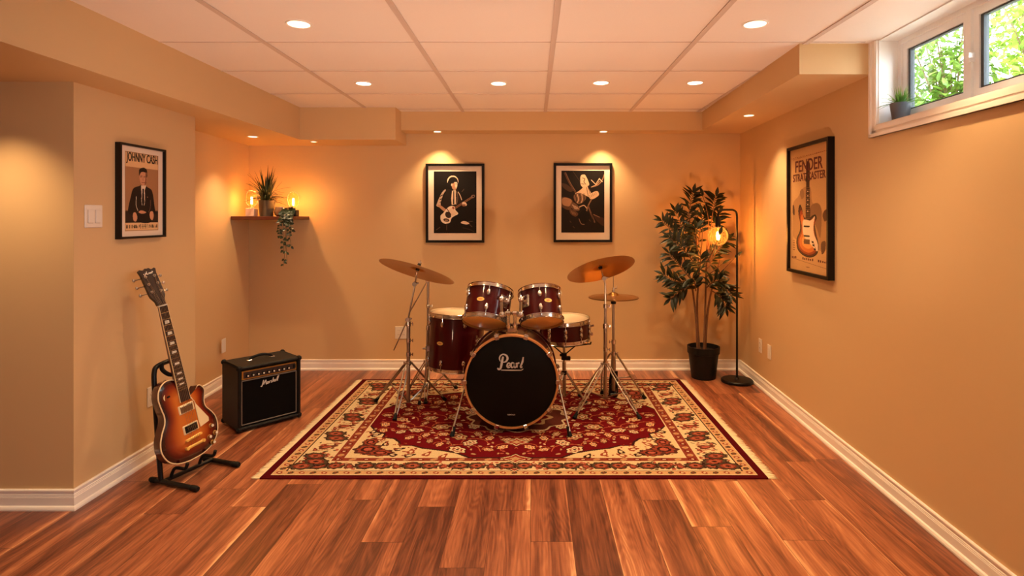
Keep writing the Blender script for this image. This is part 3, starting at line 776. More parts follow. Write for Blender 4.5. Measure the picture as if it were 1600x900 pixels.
    for k in range(900):        # scattered leaves on the cream
        side = g.random() < .6
        if side: x = g.uniform(.13, w-.13); y = g.choice((g.uniform(by[4]+.006, by[5]-.006), h-g.uniform(by[4]+.006, by[5]-.006)))
        else: y = g.uniform(.12, h-.12); x = g.choice((g.uniform(bx[4]+.008, bx[5]-.008), w-g.uniform(bx[4]+.008, bx[5]-.008)))
        j, i = int(y/h*c.ny), int(x/w*c.nx)
        if c.c[j, i, 0] > .5: c.ell(x, y, g.uniform(.010, .017), g.uniform(.005, .009), g.choice((rust, olive, pink)), g.uniform(0, 3))
    # guard bands: small alternating figures
    for (x0, x1, y0, y1, a, b, cc) in ((bx[1], bx[2], by[1], by[2], .060, .048, (rust, olive, rgb(120, 52, 36))), (bx[6], bx[7], by[6], by[7], .075, .055, (rgb(98, 22, 22), tan, rgb(184, 104, 62)))):
        n = int((w-2*x0)/a)
        for k in range(n):
            x = x0+a*(k+.5)*(w-2*x0)/(n*a); yy = (y0+y1)/2; ry = (y1-y0)*.30
            for sy in (0, 1):
                y = yy if sy == 0 else h-yy
                c.ell(x, y, a*.30, ry, cc[k % 2], .5 if k % 2 else -.5); c.ell(x, y, a*.13, ry*.4, cc[2] if k % 2 else cream)
        n = int((h-2*y0)/b)
        for k in range(n):
            y = y0+b*(k+.5)*(h-2*y0)/(n*b); xx = (x0+x1)/2; rx = (x1-x0)*.32
            for sx in (0, 1):
                x = xx if sx == 0 else w-xx
                c.ell(x, y, rx, b*.30, cc[k % 2], .5 if k % 2 else -.5); c.ell(x, y, rx*.4, b*.13, cc[2] if k % 2 else cream)
    c.grain(.22, 4)
    return c
rug = thing('area_rug', 'red and cream oriental area rug with patterned borders under the drums', 'rug', (-1.456, 3.066, 0))
rc = paint_rug()
MB().box((1.354, .927, .0035), (2.708, 1.854, .007)).build('rug_edge', 'rugedge', rug, 0)
rc.build('rug_pile', 'rug', rug, z=.0078)
for s_, nm in ((0, 'fringe'), (1, 'fringe')):
    b = MB(); g = random.Random(8+s_)
    for k in range(250):
        y = .004+1.846*k/249; L = g.uniform(.048, .060); sg = -1 if s_ == 0 else 1; x0 = 0 if s_ == 0 else 2.708; dy = g.uniform(-.008, .008)
        b.add([(x0, y-.003, .005), (x0, y+.0036, .005), (x0+sg*L*.6, y+.003+dy*.4, .0045), (x0+sg*L*.6, y-.003+dy*.4, .0045), (x0+sg*L, y+.002+dy, .0012), (x0+sg*L, y-.001+dy, .0012),
               (x0, y-.003, .001), (x0, y+.0036, .001), (x0+sg*L*.6, y+.003+dy*.4, .001), (x0+sg*L*.6, y-.003+dy*.4, .001)],
              [(0, 1, 2, 3), (3, 2, 4, 5), (0, 3, 9, 6), (1, 7, 8, 2), (3, 5, 9), (2, 8, 4)])
    b.build('fringe', 'fringe', rug, 0)

# ------------------------------------------------------------------ framed pictures
def framed(name, label, W, H, T, bw, loc, rotz, canvas, aw, ah, ax=0., ay=0.):
    t = thing(name, label, 'picture', loc, (R(90), 0, rotz))
    b = MB()
    for x0, y0, x1, y1 in ((-W/2, -H/2, W/2, -H/2+bw), (-W/2, H/2-bw, W/2, H/2), (-W/2, -H/2+bw, -W/2+bw, H/2-bw), (W/2-bw, -H/2+bw, W/2, H/2-bw)):
        b.box(((x0+x1)/2, (y0+y1)/2, T/2), (x1-x0, y1-y0, T))
    b.build('frame', 'frame', t, 0)
    MB().box((0, 0, T*.35), (W-2*bw, H-2*bw, T*.3)).build('mount', 'mat', t, 0)
    o = canvas.build('print', 'print', t, loc=(-aw/2+ax, -ah/2+ay, T*.5+.0012)); o.scale = (aw/canvas.w, ah/canvas.h, 1)
    return t

def guitarist():
    K, Cr, G, Dk, Fl = rgb(18, 13, 11), rgb(232, 205, 180), rgb(140, 110, 90), rgb(36, 26, 22), rgb(190, 140, 110)
    c = Canvas(398, 575, 200, 288, K); P = lambda L: [(x-228, 750-y) for x, y in L]
    E = lambda x, y, rx, ry, col, **k: c.ell(x-228, 750-y, rx, ry, col, **k)
    c.blob(P([(320, 345), (300, 380), (258, 480), (280, 520), (350, 560), (400, 540), (480, 480), (490, 420), (470, 365), (430, 345)]), Dk)
    c.blob(P([(330, 345), (296, 385), (255, 480), (258, 500), (285, 505), (296, 470), (318, 390), (340, 352)]), rgb(200, 172, 150))
    c.blob(P([(330, 365), (312, 400), (292, 470), (300, 480), (322, 410), (338, 372)]), K)
    for y in (400, 430, 455): c.line(P([(285, y+8), (312, y-6)]), 7, K)
    c.blob(P([(262, 488), (290, 490), (362, 545), (360, 560), (340, 560), (290, 520)]), Fl)
    c.poly(P([(398, 355), (432, 350), (436, 480), (395, 487), (390, 430)]), Cr); c.poly(P([(410, 358), (420, 358), (420, 480), (407, 480)]), K)
    c.poly(P([(436, 355), (470, 372), (480, 480), (440, 488)]), Dk); c.line(P([(456, 368), (474, 400), (488, 440)]), 6, Cr, 4); c.line(P([(440, 360), (452, 420), (440, 485)]), 4, G, 4)
    E(405, 268, 52, 54, Cr); E(407, 278, 47, 52, K); E(385, 290, 30, 40, K)
    c.blob(P([(398, 285), (420, 268), (440, 272), (447, 300), (440, 335), (425, 350), (405, 340), (395, 315)]), Fl)
    c.blob(P([(422, 270), (442, 276), (447, 300), (440, 330), (428, 325), (425, 295)]), Cr)
    c.line(P([(428, 293), (442, 292)]), 4, K); c.line(P([(430, 326), (441, 326)]), 3, K); c.blob(P([(400, 262), (430, 255), (446, 272), (420, 276), (404, 292)]), K)
    E(396, 300, 7, 11, Cr)
    # guitar
    c.line(P([(420, 520), (590, 412)]), 17, rgb(150, 104, 76)); c.line(P([(420, 520), (590, 412)]), 5, rgb(70, 44, 34))
    E(594, 408, 20, 15, G, ang=.5); E(597, 408, 9, 7, K); E(514, 478, 24, 17, Cr, ang=-.6); E(508, 490, 18, 10, rgb(150, 104, 80))
    c.blob(P([(350, 520), (385, 498), (420, 502), (430, 535), (456, 568), (420, 590), (392, 612), (378, 650), (335, 662), (298, 638), (290, 590), (318, 560)]), rgb(240, 222, 204), 5)
    c.blob(P([(370, 535), (400, 515), (425, 540), (445, 568), (405, 588), (380, 570)]), Cr, 4); c.line(P([(352, 525), (386, 575)]), 8, rgb(112, 70, 54))
    E(362, 580, 26, 32, rgb(60, 44, 38), ang=.6); E(345, 628, 28, 16, rgb(60, 44, 38), ang=-.2); E(345, 630, 16, 8, rgb(160, 120, 96)); E(410, 515, 10, 14, rgb(160, 90, 70), ang=.6)
    c.blob(P([(480, 655), (505, 636), (540, 645), (560, 660), (530, 668)]), Cr)
    for p in (((540, 645), (590, 640)), ((560, 668), (585, 690)), ((250, 720), (285, 695)), ((350, 660), (348, 720)), ((490, 365), (510, 340))): c.line(P(p), 6, rgb(90, 70, 58))
    c.line(P([(500, 700), (560, 715), (600, 735)]), 8, rgb(50, 38, 32), 4)
    return c.grain(.15)

def saxophone_scene():
    K, Cr, G, B = rgb(26, 18, 13), rgb(222, 186, 152), rgb(150, 112, 82), rgb(92, 62, 44)
    c = Canvas(398, 575, 200, 288, K); P = lambda L: [(x-222, 748-y) for x, y in L]
    c.line(P([(255, 195), (300, 290), (355, 375)]), 17, B, 4); c.line(P([(262, 190), (305, 285), (352, 360)]), 4, G, 4)
    c.line(P([(330, 180), (400, 280)]), 5, rgb(70, 50, 36))
    c.blob(P([(222, 425), (270, 420), (320, 445), (335, 480), (310, 530), (270, 535), (222, 500)]), B); c.blob(P([(232, 430), (275, 425), (318, 450), (300, 500), (260, 500), (232, 480)]), rgb(170, 124, 92))
    c.blob(P([(222, 290), (270, 300), (330, 350), (300, 370), (240, 330)]), rgb(74, 50, 36))
    c.blob(P([(400, 225), (430, 208), (450, 225), (480, 300), (455, 320), (425, 330), (400, 300)]), Cr); c.line(P([(418, 240), (440, 250), (430, 275), (448, 300)]), 7, B, 4); c.line(P([(408, 292), (432, 300)]), 5, K)
    c.poly(P([(440, 312), (465, 320), (500, 385), (480, 420), (440, 400), (350, 400), (350, 385), (400, 350)]), Cr); c.line(P([(455, 330), (470, 410)]), 5, B); c.line(P([(470, 330), (490, 390)]), 4, B)
    c.blob(P([(340, 400), (380, 378), (440, 400), (450, 430), (420, 470), (370, 480), (340, 440)]), rgb(120, 88, 66))
    for k in range(5): c.line(P([(350+k*20, 395-k*2), (362+k*18, 440), (352+k*18, 470)]), 5, Cr if k % 2 else K, 4)
    c.blob(P([(478, 400), (545, 362), (570, 385), (560, 410), (500, 440)]), Cr)
    for k in range(5): c.line(P([(490+k*14, 425-k*8), (482+k*14, 402-k*8)]), 3, B)
    c.line(P([(500, 440), (470, 500), (448, 572)]), 11, G, 4); c.line(P([(390, 510), (430, 495), (455, 520)]), 8, Cr, 4)
    c.blob(P([(308, 480), (340, 470), (385, 510), (390, 540), (350, 545), (310, 510)]), rgb(110, 80, 60)); c.blob(P([(300, 530), (340, 540), (378, 575), (350, 600), (305, 570)]), B)
    for k in range(4): c.line(P([(322+k*14, 488+k*6), (350+k*10, 530)]), 4, Cr)
    for k in range(3): c.line(P([(312+k*16, 545+k*8), (330+k*12, 580)]), 4, G)
    c.blob(P([(400, 560), (440, 540), (480, 580), (470, 640), (430, 668), (390, 640), (375, 600)]), rgb(14, 10, 9)); c.line(P([(385, 620), (405, 665), (435, 672)]), 6, G, 4)
    c.line(P([(470, 500), (500, 580), (530, 650)]), 13, rgb(120, 84, 62), 4); c.line(P([(500, 570), (520, 640)]), 5, K)
    c.line(P([(500, 325), (560, 305), (600, 260), (620, 210)]), 10, G, 4); c.line(P([(505, 322), (550, 300), (575, 270)]), 4, Cr, 4)
    for a in ((500, 260, 540, 300), (540, 300, 575, 245), (575, 250, 600, 275)): c.line(P([(a[0], a[1]), (a[2], a[3])]), 7, Cr)
    c.blob(P([(520, 575), (570, 600), (620, 620), (620, 690), (560, 650), (530, 610)]), rgb(66, 42, 30)); c.line(P([(520, 580), (575, 605)]), 6, G)
    for p in ((300, 640), (330, 690), (480, 630)): c.line(P([p, (p[0]+12, p[1]+14)]), 5, B)
    return c.grain(.18, 1)

def portrait():
    K, Sk, Bg, Wh = rgb(24, 18, 18), rgb(206, 150, 116), rgb(168, 122, 86), rgb(236, 214, 190)
    c = Canvas(225, 560, 140, 340, rgb(228, 186, 138)); P = lambda L: [(x-153, 725-y) for x, y in L]
    for a in ((2, 2, 223, 5), (2, 555, 223, 558), (2, 2, 4, 558), (221, 2, 223, 558)): c.rect(*a, rgb(120, 84, 60))
    for x in (75, 118, 160): c.ell(x, 549, 3, 3, K)
    c.rect(3, 60, 222, 453, Bg); c.rect(3, 60, 222, 145, rgb(44, 30, 26)); c.rect(3, 140, 222, 146, rgb(96, 62, 46))
    c.blob(P([(238, 405), (205, 425), (190, 480), (172, 580), (190, 610), (215, 600), (225, 640), (250, 665), (320, 665), (335, 600), (356, 600), (352, 560), (335, 440), (310, 412), (275, 400)]), K, 5)
    c.line(P([(226, 480), (224, 540), (236, 580)]), 3, Wh, 3); c.line(P([(322, 500), (320, 560), (308, 590)]), 3, rgb(120, 84, 66), 3)
    c.blob(P([(246, 290), (270, 276), (293, 292), (298, 330), (290, 380), (270, 398), (254, 380), (246, 340)]), Sk)
    c.poly(P([(250, 400), (292, 395), (280, 540), (262, 540)]), Wh); c.poly(P([(266, 420), (276, 420), (280, 520), (270, 560), (262, 520)]), K)
    c.poly(P([(248, 400), (256, 392), (262, 500), (245, 440)]), K); c.poly(P([(292, 396), (300, 408), (284, 520), (282, 430)]), K)
    c.blob(P([(245, 330), (243, 290), (258, 272), (280, 268), (297, 285), (298, 335), (290, 320), (286, 302), (262, 300), (252, 312)]), K, 5)
    for x in (258, 281): c.line(P([(x-6, 330), (x+6, 329)]), 4, K); c.line(P([(x-5, 338), (x+5, 337)]), 3, rgb(90, 50, 40))
    c.line(P([(270, 335), (269, 358), (274, 360)]), 2.5, rgb(150, 96, 74)); c.line(P([(261, 376), (281, 375)]), 3.5, rgb(120, 50, 44)); c.poly(P([(286, 300), (298, 300), (292, 380), (280, 396), (286, 350)]), rgb(130, 86, 66))
    c.blob(P([(240, 590), (258, 578), (285, 586), (290, 595), (262, 602)]), Sk)
    c.blob(P([(205, 600), (222, 595), (232, 630), (222, 658), (206, 645)]), Sk); c.blob(P([(318, 590), (338, 585), (344, 620), (334, 650), (318, 630)]), Sk)
    c.ell(148, 245, 3, 3, Sk)
    g = random.Random(2); x = 8      # small line of block capitals, too fine to read
    while x < 212:
        wd = g.uniform(6, 9); hh = 24 if not 95 < x < 150 else 34; y0 = 20 if hh == 24 else 15
        c.rect(x, y0, x+2.6, y0+hh, K); c.rect(x, y0+(hh-4)*g.choice((0, .5, 1)), x+wd-1.5, y0+4+(hh-4)*.5, K)
        if g.random() < .6: c.rect(x+wd-4, y0+hh*g.choice((0, .4)), x+wd-1.5, y0+hh, K)
        x += wd+(4 if g.random() < .15 else .5)
    return c.grain(.08, 2)

def electric_guitar_print():
    Bg, K, Rd, Cr, Am = rgb(206, 158, 104), rgb(34, 20, 16), rgb(110, 34, 26), rgb(238, 206, 170), rgb(206, 110, 46)
    c = Canvas(183, 745, 150, 420, Bg); P = lambda L: [(x-135, 830-y) for x, y in L]
    g = random.Random(4)
    c.blob(P([(150, 430), (158, 400), (175, 380), (200, 330), (235, 330), (245, 420), (275, 430), (300, 520), (318, 560), (318, 640), (295, 700), (270, 690), (160, 640), (150, 560)]), rgb(178, 130, 84))
    c.blob(P([(238, 440), (268, 425), (285, 470), (280, 620), (262, 560), (235, 500)]), rgb(140, 98, 66)); c.blob(P([(185, 350), (200, 335), (206, 380), (192, 395)]), rgb(150, 106, 70))
    c.blob(P([(296, 470), (312, 460), (312, 500), (300, 530), (290, 500)]), rgb(96, 60, 42)); c.blob(P([(284, 650), (302, 640), (300, 690), (286, 712)]), rgb(96, 60, 42)); c.blob(P([(148, 430), (156, 440), (158, 490), (148, 480)]), rgb(80, 50, 36))
    c.poly(P([(216, 280), (231, 280), (236, 535), (212, 535)]), rgb(60, 34, 24))
    for k in range(15): y = 330+k*13; c.line(P([(214, y), (233, y)]), 2, rgb(150, 110, 80))
    for y in (352, 378, 404, 430, 470): c.ell(223-135, 830-y, 3, 3, Cr)
    c.blob(P([(212, 290), (216, 250), (214, 190), (226, 172), (234, 200), (232, 250), (234, 290)]), rgb(54, 30, 22), 5)
    for y in (190, 205, 220, 236, 252): c.ell(212-135, 830-y, 3, 3, Cr)
    body = [(186, 428), (196, 455), (200, 490), (222, 525), (240, 500), (258, 490), (264, 512), (256, 545), (262, 600), (272, 660), (266, 715), (236, 742), (200, 735), (172, 700), (168, 640), (184, 590), (186, 540), (178, 490), (178, 450)]
    for k, col in ((1, K), (.93, rgb(84, 26, 18)), (.84, rgb(150, 60, 28)), (.72, Am), (.5, rgb(226, 150, 76))):
        c.blob([((x-222)*k+222-135, 830-((y-640)*k+640)) for x, y in body], col, 5)
    c.blob(P([(204, 520), (236, 524), (256, 500), (250, 545), (252, 600), (268, 655), (266, 700), (238, 665), (206, 620), (198, 560)]), Cr, 5)
    for y in (560, 617, 652): c.line(P([(208, y), (228, y+(6 if y > 640 else 0))]), 10, K)
    c.rect(205-135, 830-665, 232-135, 830-636, rgb(90, 60, 46))
    for x, y in ((246, 650), (250, 668), (256, 690)): c.ell(x-135, 830-y, 5, 6, K); c.line(P([(x-6, y-6), (x+9, y+12)]), 2, K)
    for y in (95, 98): c.line(P([(150, y+50), (300, y+40)]), 1.5, rgb(170, 110, 66))
    for x in range(8, 175, 9):
        c.rect(x, 690+g.uniform(-2, 2), x+g.uniform(3, 7), 695, rgb(150, 92, 56))
        if x < 30 or 55 < x < 115 or x > 125: c.rect(x, 70, x+6, 70+g.uniform(8, 14), rgb(96, 40, 28))
    c.line(P([(145, 762), (305, 790)]), 2, rgb(110, 64, 42)); c.rect(80, 26, 96, 30, rgb(120, 70, 46))
    for y in range(650, 720, 14): c.rect(14, 830-y-5, 24, 830-y, rgb(130, 80, 52))
    return c.grain(.1, 5)

F1_ = framed('framed_picture', 'black framed print of a guitarist in a dark jacket, left of two on back wall', .531, .717, .032, .022, (-.7085, YB, 1.5195), 0, guitarist(), .387, .562, ay=.008)
F2_ = framed('framed_picture', 'black framed dark print of a lit instrument player, right of two on back wall', .531, .717, .032, .022, (.4520, YB, 1.5235), 0, saxophone_scene(), .390, .562, ay=.010)
F3_ = framed('framed_poster', 'black framed cream poster of a seated man in a dark suit, left wall', .378, .513, .030, .012, (XL, 3.219, 1.5355), R(90), portrait(), .275, .432)
lettering('lettering', 'JOHNNY CASH', 'frame', F3_, .256, .062, (0, .181, .0168), bold=.012)
yp = 3.774
F4_ = framed('framed_poster', 'tall black framed tan poster of a sunburst electric guitar, right wall', .626, .868, .040, .020, (XR(yp), yp, 1.447), R(-90-2.4), electric_guitar_print(), .585, .826)
M['maroon'] = mat('maroon_ink', rgb(96, 22, 20), rough=.6)
lettering('lettering', 'FENDER', 'maroon', F4_, .41, .078, (.0, .292, .0220), bold=.012)
lettering('lettering', 'STRAT CASTER', 'maroon', F4_, .49, .052, (.0, .216, .0220), bold=.012)

# ------------------------------------------------------------------ drum kit
def lug_mesh(long=False):
    b = MB()   # at origin, on a shell whose outside is +x; rod runs along z
    b.lathe([(0, -.022), (.008, -.020), (.0135, -.010), (.0145, 0), (.0135, .010), (.008, .020), (0, .022)], (.006, 0, 0), (0, 0, 1), 10)
    b.cyl((-.002, 0, 0), (.008, 0, 0), .009, n=10)
    return b
def drum(t, Rr, L, nl, hoop='chrome', shell='wine', top='head', bot='amber_head', badge=None, toplug=True, botlug=True, lugs='both'):
    """upright drum centred on the origin of t"""
    MB().ring(Rr-.008, Rr, -L/2+.012, L/2-.012, n=64).build('shell', shell, t)
    for sg, hm, nm in ((1, top, 'batter_head'), (-1, bot, 'resonant_head')):
        MB().lathe([(0, sg*(L/2-.002)), (Rr-.012, sg*(L/2-.002)), (Rr+.002, sg*(L/2-.008)), (Rr+.002, sg*(L/2-.016)), (Rr-.006, sg*(L/2-.016)), (0, sg*(L/2-.005))], n=64).build(nm, hm, t)
    for sg, nm in ((1, 'top_hoop'), (-1, 'bottom_hoop')):
        pr = [(Rr+.004, -.020), (Rr+.013, -.020), (Rr+.013, -.017), (Rr+.0075, -.015), (Rr+.0065, .004), (Rr+.010, .008), (Rr+.008, .010), (Rr+.003, .009), (Rr+.003, -.012)]
        MB().lathe([(r, sg*(L/2+h)) for r, h in pr], n=64, closed=True).build(nm, hoop, t)
    lg = None
    for k in range(nl):
        a = 2*pi*(k+.5)/nl
        zs = [L/2-.062, -L/2+.062] if L > .19 else [.018, -.018]
        for z in zs:
            sg = 1 if z > 0 else -1
            if lg is None:
                lg = lug_mesh().build('lug', 'chrome', t); L0 = lg
                rd = MB(); rd.cyl((.007, 0, 0), (.0085, 0, L/2-abs(z)-.006), .0028, n=8); rd.lathe([(.0, .010), (.005, .008), (.0055, -.004), (0, -.005)], (.009, 0, L/2-abs(z)-.010), n=8)
                rod = rd.build('tension_rod', 'chrome', lg)
                L0.location = (Rr*cos(a), Rr*sin(a), z); L0.rotation_euler = (0, 0, a); continue
            o = reuse(L0, t, rot=(0, 0, a) if sg > 0 else (pi, 0, a), loc=(Rr*cos(a), Rr*sin(a), z))
    if badge is not None:
        a = badge
        e = MB(); n = 24; u = Vector((-sin(a), cos(a), 0)); nn = Vector((cos(a), sin(a), 0))
        def el(rx, rz, d): return [nn*(Rr+d-.5*(rx*cos(2*pi*i/n))**2/Rr)+u*(rx*cos(2*pi*i/n))+Vector((0, 0, rz*sin(2*pi*i/n))) for i in range(n)]
        e.add(el(.026, .013, -.001)+el(.026, .013, .0025), [tuple(range(n, 2*n))]+[(i, (i+1) % n, n+(i+1) % n, n+i) for i in range(n)])
        bo = e.build('badge', 'gold', t, 0)
        e = MB(); e.add(el(.015, .006, .001)+el(.015, .006, .0034), [tuple(range(n, 2*n))]+[(i, (i+1) % n, n+(i+1) % n, n+i) for i in range(n)])
        e.build('badge_emblem', 'hoopwood', bo, 0)

RUG = .008
# bass drum: axis along Y, front head faces the camera
bd = thing('bass_drum', 'dark red bass drum with black front head and wooden hoop', 'drum', (-.140, 3.90, .335))
BR, BL = .286, .40
def ydisc(b, prof): return b.lathe(prof, ax=(0, 1, 0), n=72)
sh = MB(); sh.lathe([(BR-.008, -BL/2+.03), (BR, -BL/2+.03), (BR, BL/2-.03), (BR-.008, BL/2-.03)], ax=(0, 1, 0), n=72, closed=True); sh.build('shell', 'wine', bd)
MB().lathe([(0, -BL/2+.012), (BR-.002, -BL/2+.010), (BR+.005, -BL/2+.014), (BR+.005, -BL/2+.028), (0, -BL/2+.026)], ax=(0, 1, 0), n=72).build('front_head', 'black_head', bd)
MB().lathe([(0, BL/2-.026), (BR+.001, BL/2-.028), (BR+.001, BL/2-.014), (0, BL/2-.012)], ax=(0, 1, 0), n=72).build('rear_head', 'head', bd)
for sg in (-1, 1):
    pr = [(BR+.006, 0), (BR+.016, 0), (BR+.018, .003), (BR+.018, .040), (BR+.016, .043), (BR+.006, .043)]
    MB().lathe([(r, sg*(BL/2-h)) for r, h in pr], ax=(0, 1, 0), n=72, closed=True).build('hoop', 'hoopwood' if sg < 0 else 'wine', bd)
def claw():
    b = MB()   # radial direction +x, front towards -y
    b.box((.021, .018, 0), (.008, .056, .030), bev=.003); b.box((.012, -.010, 0), (.024, .008, .028), bev=.003)
    b.cyl((.030, -.004, 0), (.030, .16, 0), .0032, n=8); b.cyl((.031, .034, 0), (.031, .004, 0), .010, n=10); b.cyl((.030, -.004, -.014), (.030, -.004, .014), .0035, n=8)
    return b
c0 = None
for k in range(10):
    a = R(90+18+36*k)
    for sg in (-1, 1):
        m_ = Matrix.Rotation(-a, 4, 'Y')
        if sg == 1: rr = (Matrix.Rotation(-a, 4, 'Y') @ Matrix.Scale(-1, 4, (0, 1, 0)))
        else: rr = m_
        if c0 is None: c0 = claw().build('claw_hook', 'chrome', bd); o = c0
        else: o = reuse(c0, bd)
        o.matrix_local = Matrix.Translation((BR*cos(a), sg*BL/2, BR*sin(a))) @ rr
    # casing in the middle of the shell
    if k == 0: l0 = lug_mesh().build('lug', 'chrome', bd); o = l0
    else: o = reuse(l0, bd)
    o.matrix_local = Matrix.Translation((BR*cos(a), -.045, BR*sin(a))) @ Matrix.Rotation(-a, 4, 'Y') @ Matrix.Rotation(pi/2, 4, 'X')
# script wordmark on the head: raised ribbon strokes, drawn in units of the logo's width
lg = MB()
Lo = (-.0, -BL/2+.0105, .0); U = (1, 0, 0); V = (0, 0, 1)
def S(pts, w): lg.ribbon([((x-.5)*.178, .115+(y-.30)*.165) for x, y in pts], [q*.165 for q in (w if isinstance(w, list) else [w])*(1 if isinstance(w, list) else len(pts))], .0016, U, V, Lo, n=6)
S([(.00, .14), (.035, .09), (.09, .10), (.13, .20), (.16, .38), (.20, .58)], [.05, .07, .07, .085, .09, .07])         # P stem with its tail
S([(.10, .40), (.07, .50), (.10, .61), (.20, .67), (.32, .62), (.36, .50), (.30, .39), (.20, .36)], [.03, .05, .05, .05, .07, .085, .06, .03])
S([(.34, .20), (.42, .23), (.455, .29), (.41, .335), (.36, .29), (.345, .21), (.385, .155), (.45, .17)], [.03, .04, .05, .05, .06, .07, .06, .03])   # e
S([(.60, .32), (.53, .34), (.485, .27), (.495, .18), (.55, .16), (.60, .24), (.62, .33)], [.05, .05, .07, .07, .05, .05, .05])   # a
S([(.62, .33), (.605, .22), (.63, .155), (.67, .19)], [.06, .07, .06, .03])
S([(.69, .34), (.70, .25), (.69, .155)], [.06, .07, .07]); S([(.70, .24), (.74, .32), (.79, .34)], [.04, .05, .06])   # r
S([(.83, .20), (.90, .38), (.93, .56)], [.06, .075, .05]); S([(.83, .21), (.85, .155), (.90, .19)], [.07, .06, .03])   # l
S([(.13, .055), (.50, .05), (.86, .05)], [.03, .04, .03])    # underline
S([(.86, .05), (.93, .10)], [.03, .03])
lg.build('wordmark', 'logo', bd, 0)
lettering('small_mark', 'REMOLIA', 'logo', bd, .050, .0085, (.0, -BL/2+.0108, -.213), (R(90), 0, 0), depth=.0006, bold=.02)
# mount with two posts and the arms that carry the toms
mt = MB(); mt.box((0, -.115, BR+.010), (.080, .062, .030), bev=.006); mt.box((0, -.120, BR+.036), (.064, .044, .034), bev=.006)
mo = mt.build('tom_mount', 'chrome', bd)
for sx in (-1, 1):
    pb = MB(); pb.cyl((sx*.021, -.12, BR+.03), (sx*.021, -.165, BR+.150), .0115, n=16); pb.cyl((sx*.021, -.127, BR+.052), (sx*.021, -.136, BR+.075), .016, n=12)
    pb.box((sx*.021, -.170, BR+.152), (.042, .040, .028), bev=.008); pb.cyl((sx*.030, -.172, BR+.152), (sx*.056, -.205, BR+.150), .012, n=12)
    pb.sphere((sx*.060, -.210, BR+.150), .021, 12); pb.cyl((sx*.060, -.210, BR+.15), (sx*.062, -.205, BR+.245), .0100, n=12)
    pb.sphere((sx*.062, -.205, BR+.248), .020, 12); pb.cyl((sx*.062, -.205, BR+.248), (sx*.084, -.150, BR+.248), .014, n=12)
    pb.cyl((sx*.040, -.18, BR+.152), (sx*.040, -.205, BR+.152), .009, n=8); pb.cyl((sx*.040, -.205, BR+.135), (sx*.040, -.205, BR+.169), .004, n=8)
    pb.build('tom_post', 'chrome', bd)
# spurs
for sx in (-1, 1):
    sb = MB(); sb.box((sx*(BR+.010), -.055, -.02), (.026, .05, .05), bev=.006); sb.cyl((sx*(BR+.02), -.055, -.04), (sx*(BR+.03), -.075, -.075), .014, n=12)
    x1, y1 = sx*.372, -.255
    sb.cyl((sx*(BR+.022), -.065, -.05), (x1, y1, -.335+RUG+.03), .0065, n=10); so_ = sb.build('spur', 'chrome', bd)
    MB().cyl((x1-sx*.012, y1+.018, -.335+RUG+.055), (x1+sx*.002, y1-.002, -.335+RUG+.001), .0095, .016, n=12).build('rubber_tip', 'rubber', so_)

def tom(label, loc, rot, Rr, L, arm, badge):
    t = thing('tom_drum', label, 'drum', loc, rot, group='toms over the bass drum')
    drum(t, Rr, L, 6, badge=badge)
    a = arm
    b = MB(); b.box((cos(a)*(Rr+.005), sin(a)*(Rr+.005), .01), (.016, .066, .085), rot=(0, 0, a), bev=.005)
    b.cyl((cos(a)*(Rr+.004), sin(a)*(Rr+.004), .012), (cos(a)*(Rr+.040), sin(a)*(Rr+.040), .010), .026, .021, n=16)
    b.sphere((cos(a)*(Rr+.040), sin(a)*(Rr+.040), .010), .019, 12); b.build('tom_bracket', 'chrome', t)
    return t
tom('wine red tom drum mounted on the left above the bass drum', (-.306, 3.905, .788), (R(-27), R(7), 0), .152, .225, R(-47), R(-108))
tom('wine red tom drum mounted on the right above the bass drum', (.051, 3.905, .786), (R(-27), R(-4), 0), .140, .215, R(-133), R(-68))

# floor tom
ft = thing('floor_tom', 'dark red floor tom on thin legs behind the left of the kit', 'drum', (-.575, 4.32, .478), (R(-1.5), R(2), 0))
drum(ft, .203, .40, 8, badge=R(-118))
for a in (R(200), R(-42), R(75)):
    lb = MB(); x, y = .222*cos(a), .222*sin(a)
    lb.box((.212*cos(a), .212*sin(a), -.06), (.03, .026, .045), rot=(0, 0, a), bev=.005); lb.cyl((.228*cos(a), .228*sin(a), -.06), (.25*cos(a), .25*sin(a), -.06), .006, n=8)
    lb.tube(smooth([(x, y, .06), (x, y, -.20), (x*1.0, y*1.0, -.30), (x*1.08, y*1.08, -.36), (x*1.16, y*1.16, -.445)], 4), .0052, 8)
    lo = lb.build('leg', 'brushed', ft)
    MB().cyl((x*1.155, y*1.155, -.44), (x*1.17, y*1.17, -.468), .010, .013, n=10).build('rubber_foot', 'rubber', lo)

# snare
sn = thing('snare_drum', 'shallow dark red snare drum on its own stand at the right', 'drum', (.233, 4.33, .556), (R(2), R(-1.5), 0))
drum(sn, .187, .150, 10, bot='head', badge=None)
b = MB(); a = R(-12); b.box((cos(a)*.190, sin(a)*.190, .0), (.020, .030, .075), rot=(0, 0, a), bev=.004); b.cyl((cos(a)*.20, sin(a)*.20, .02), (cos(a)*.225, sin(a)*.225, .03), .007, n=8)
b.box((cos(a)*.208, sin(a)*.208, -.035), (.016, .022, .022), bev=.003); b.build('strainer', 'chrome', sn)

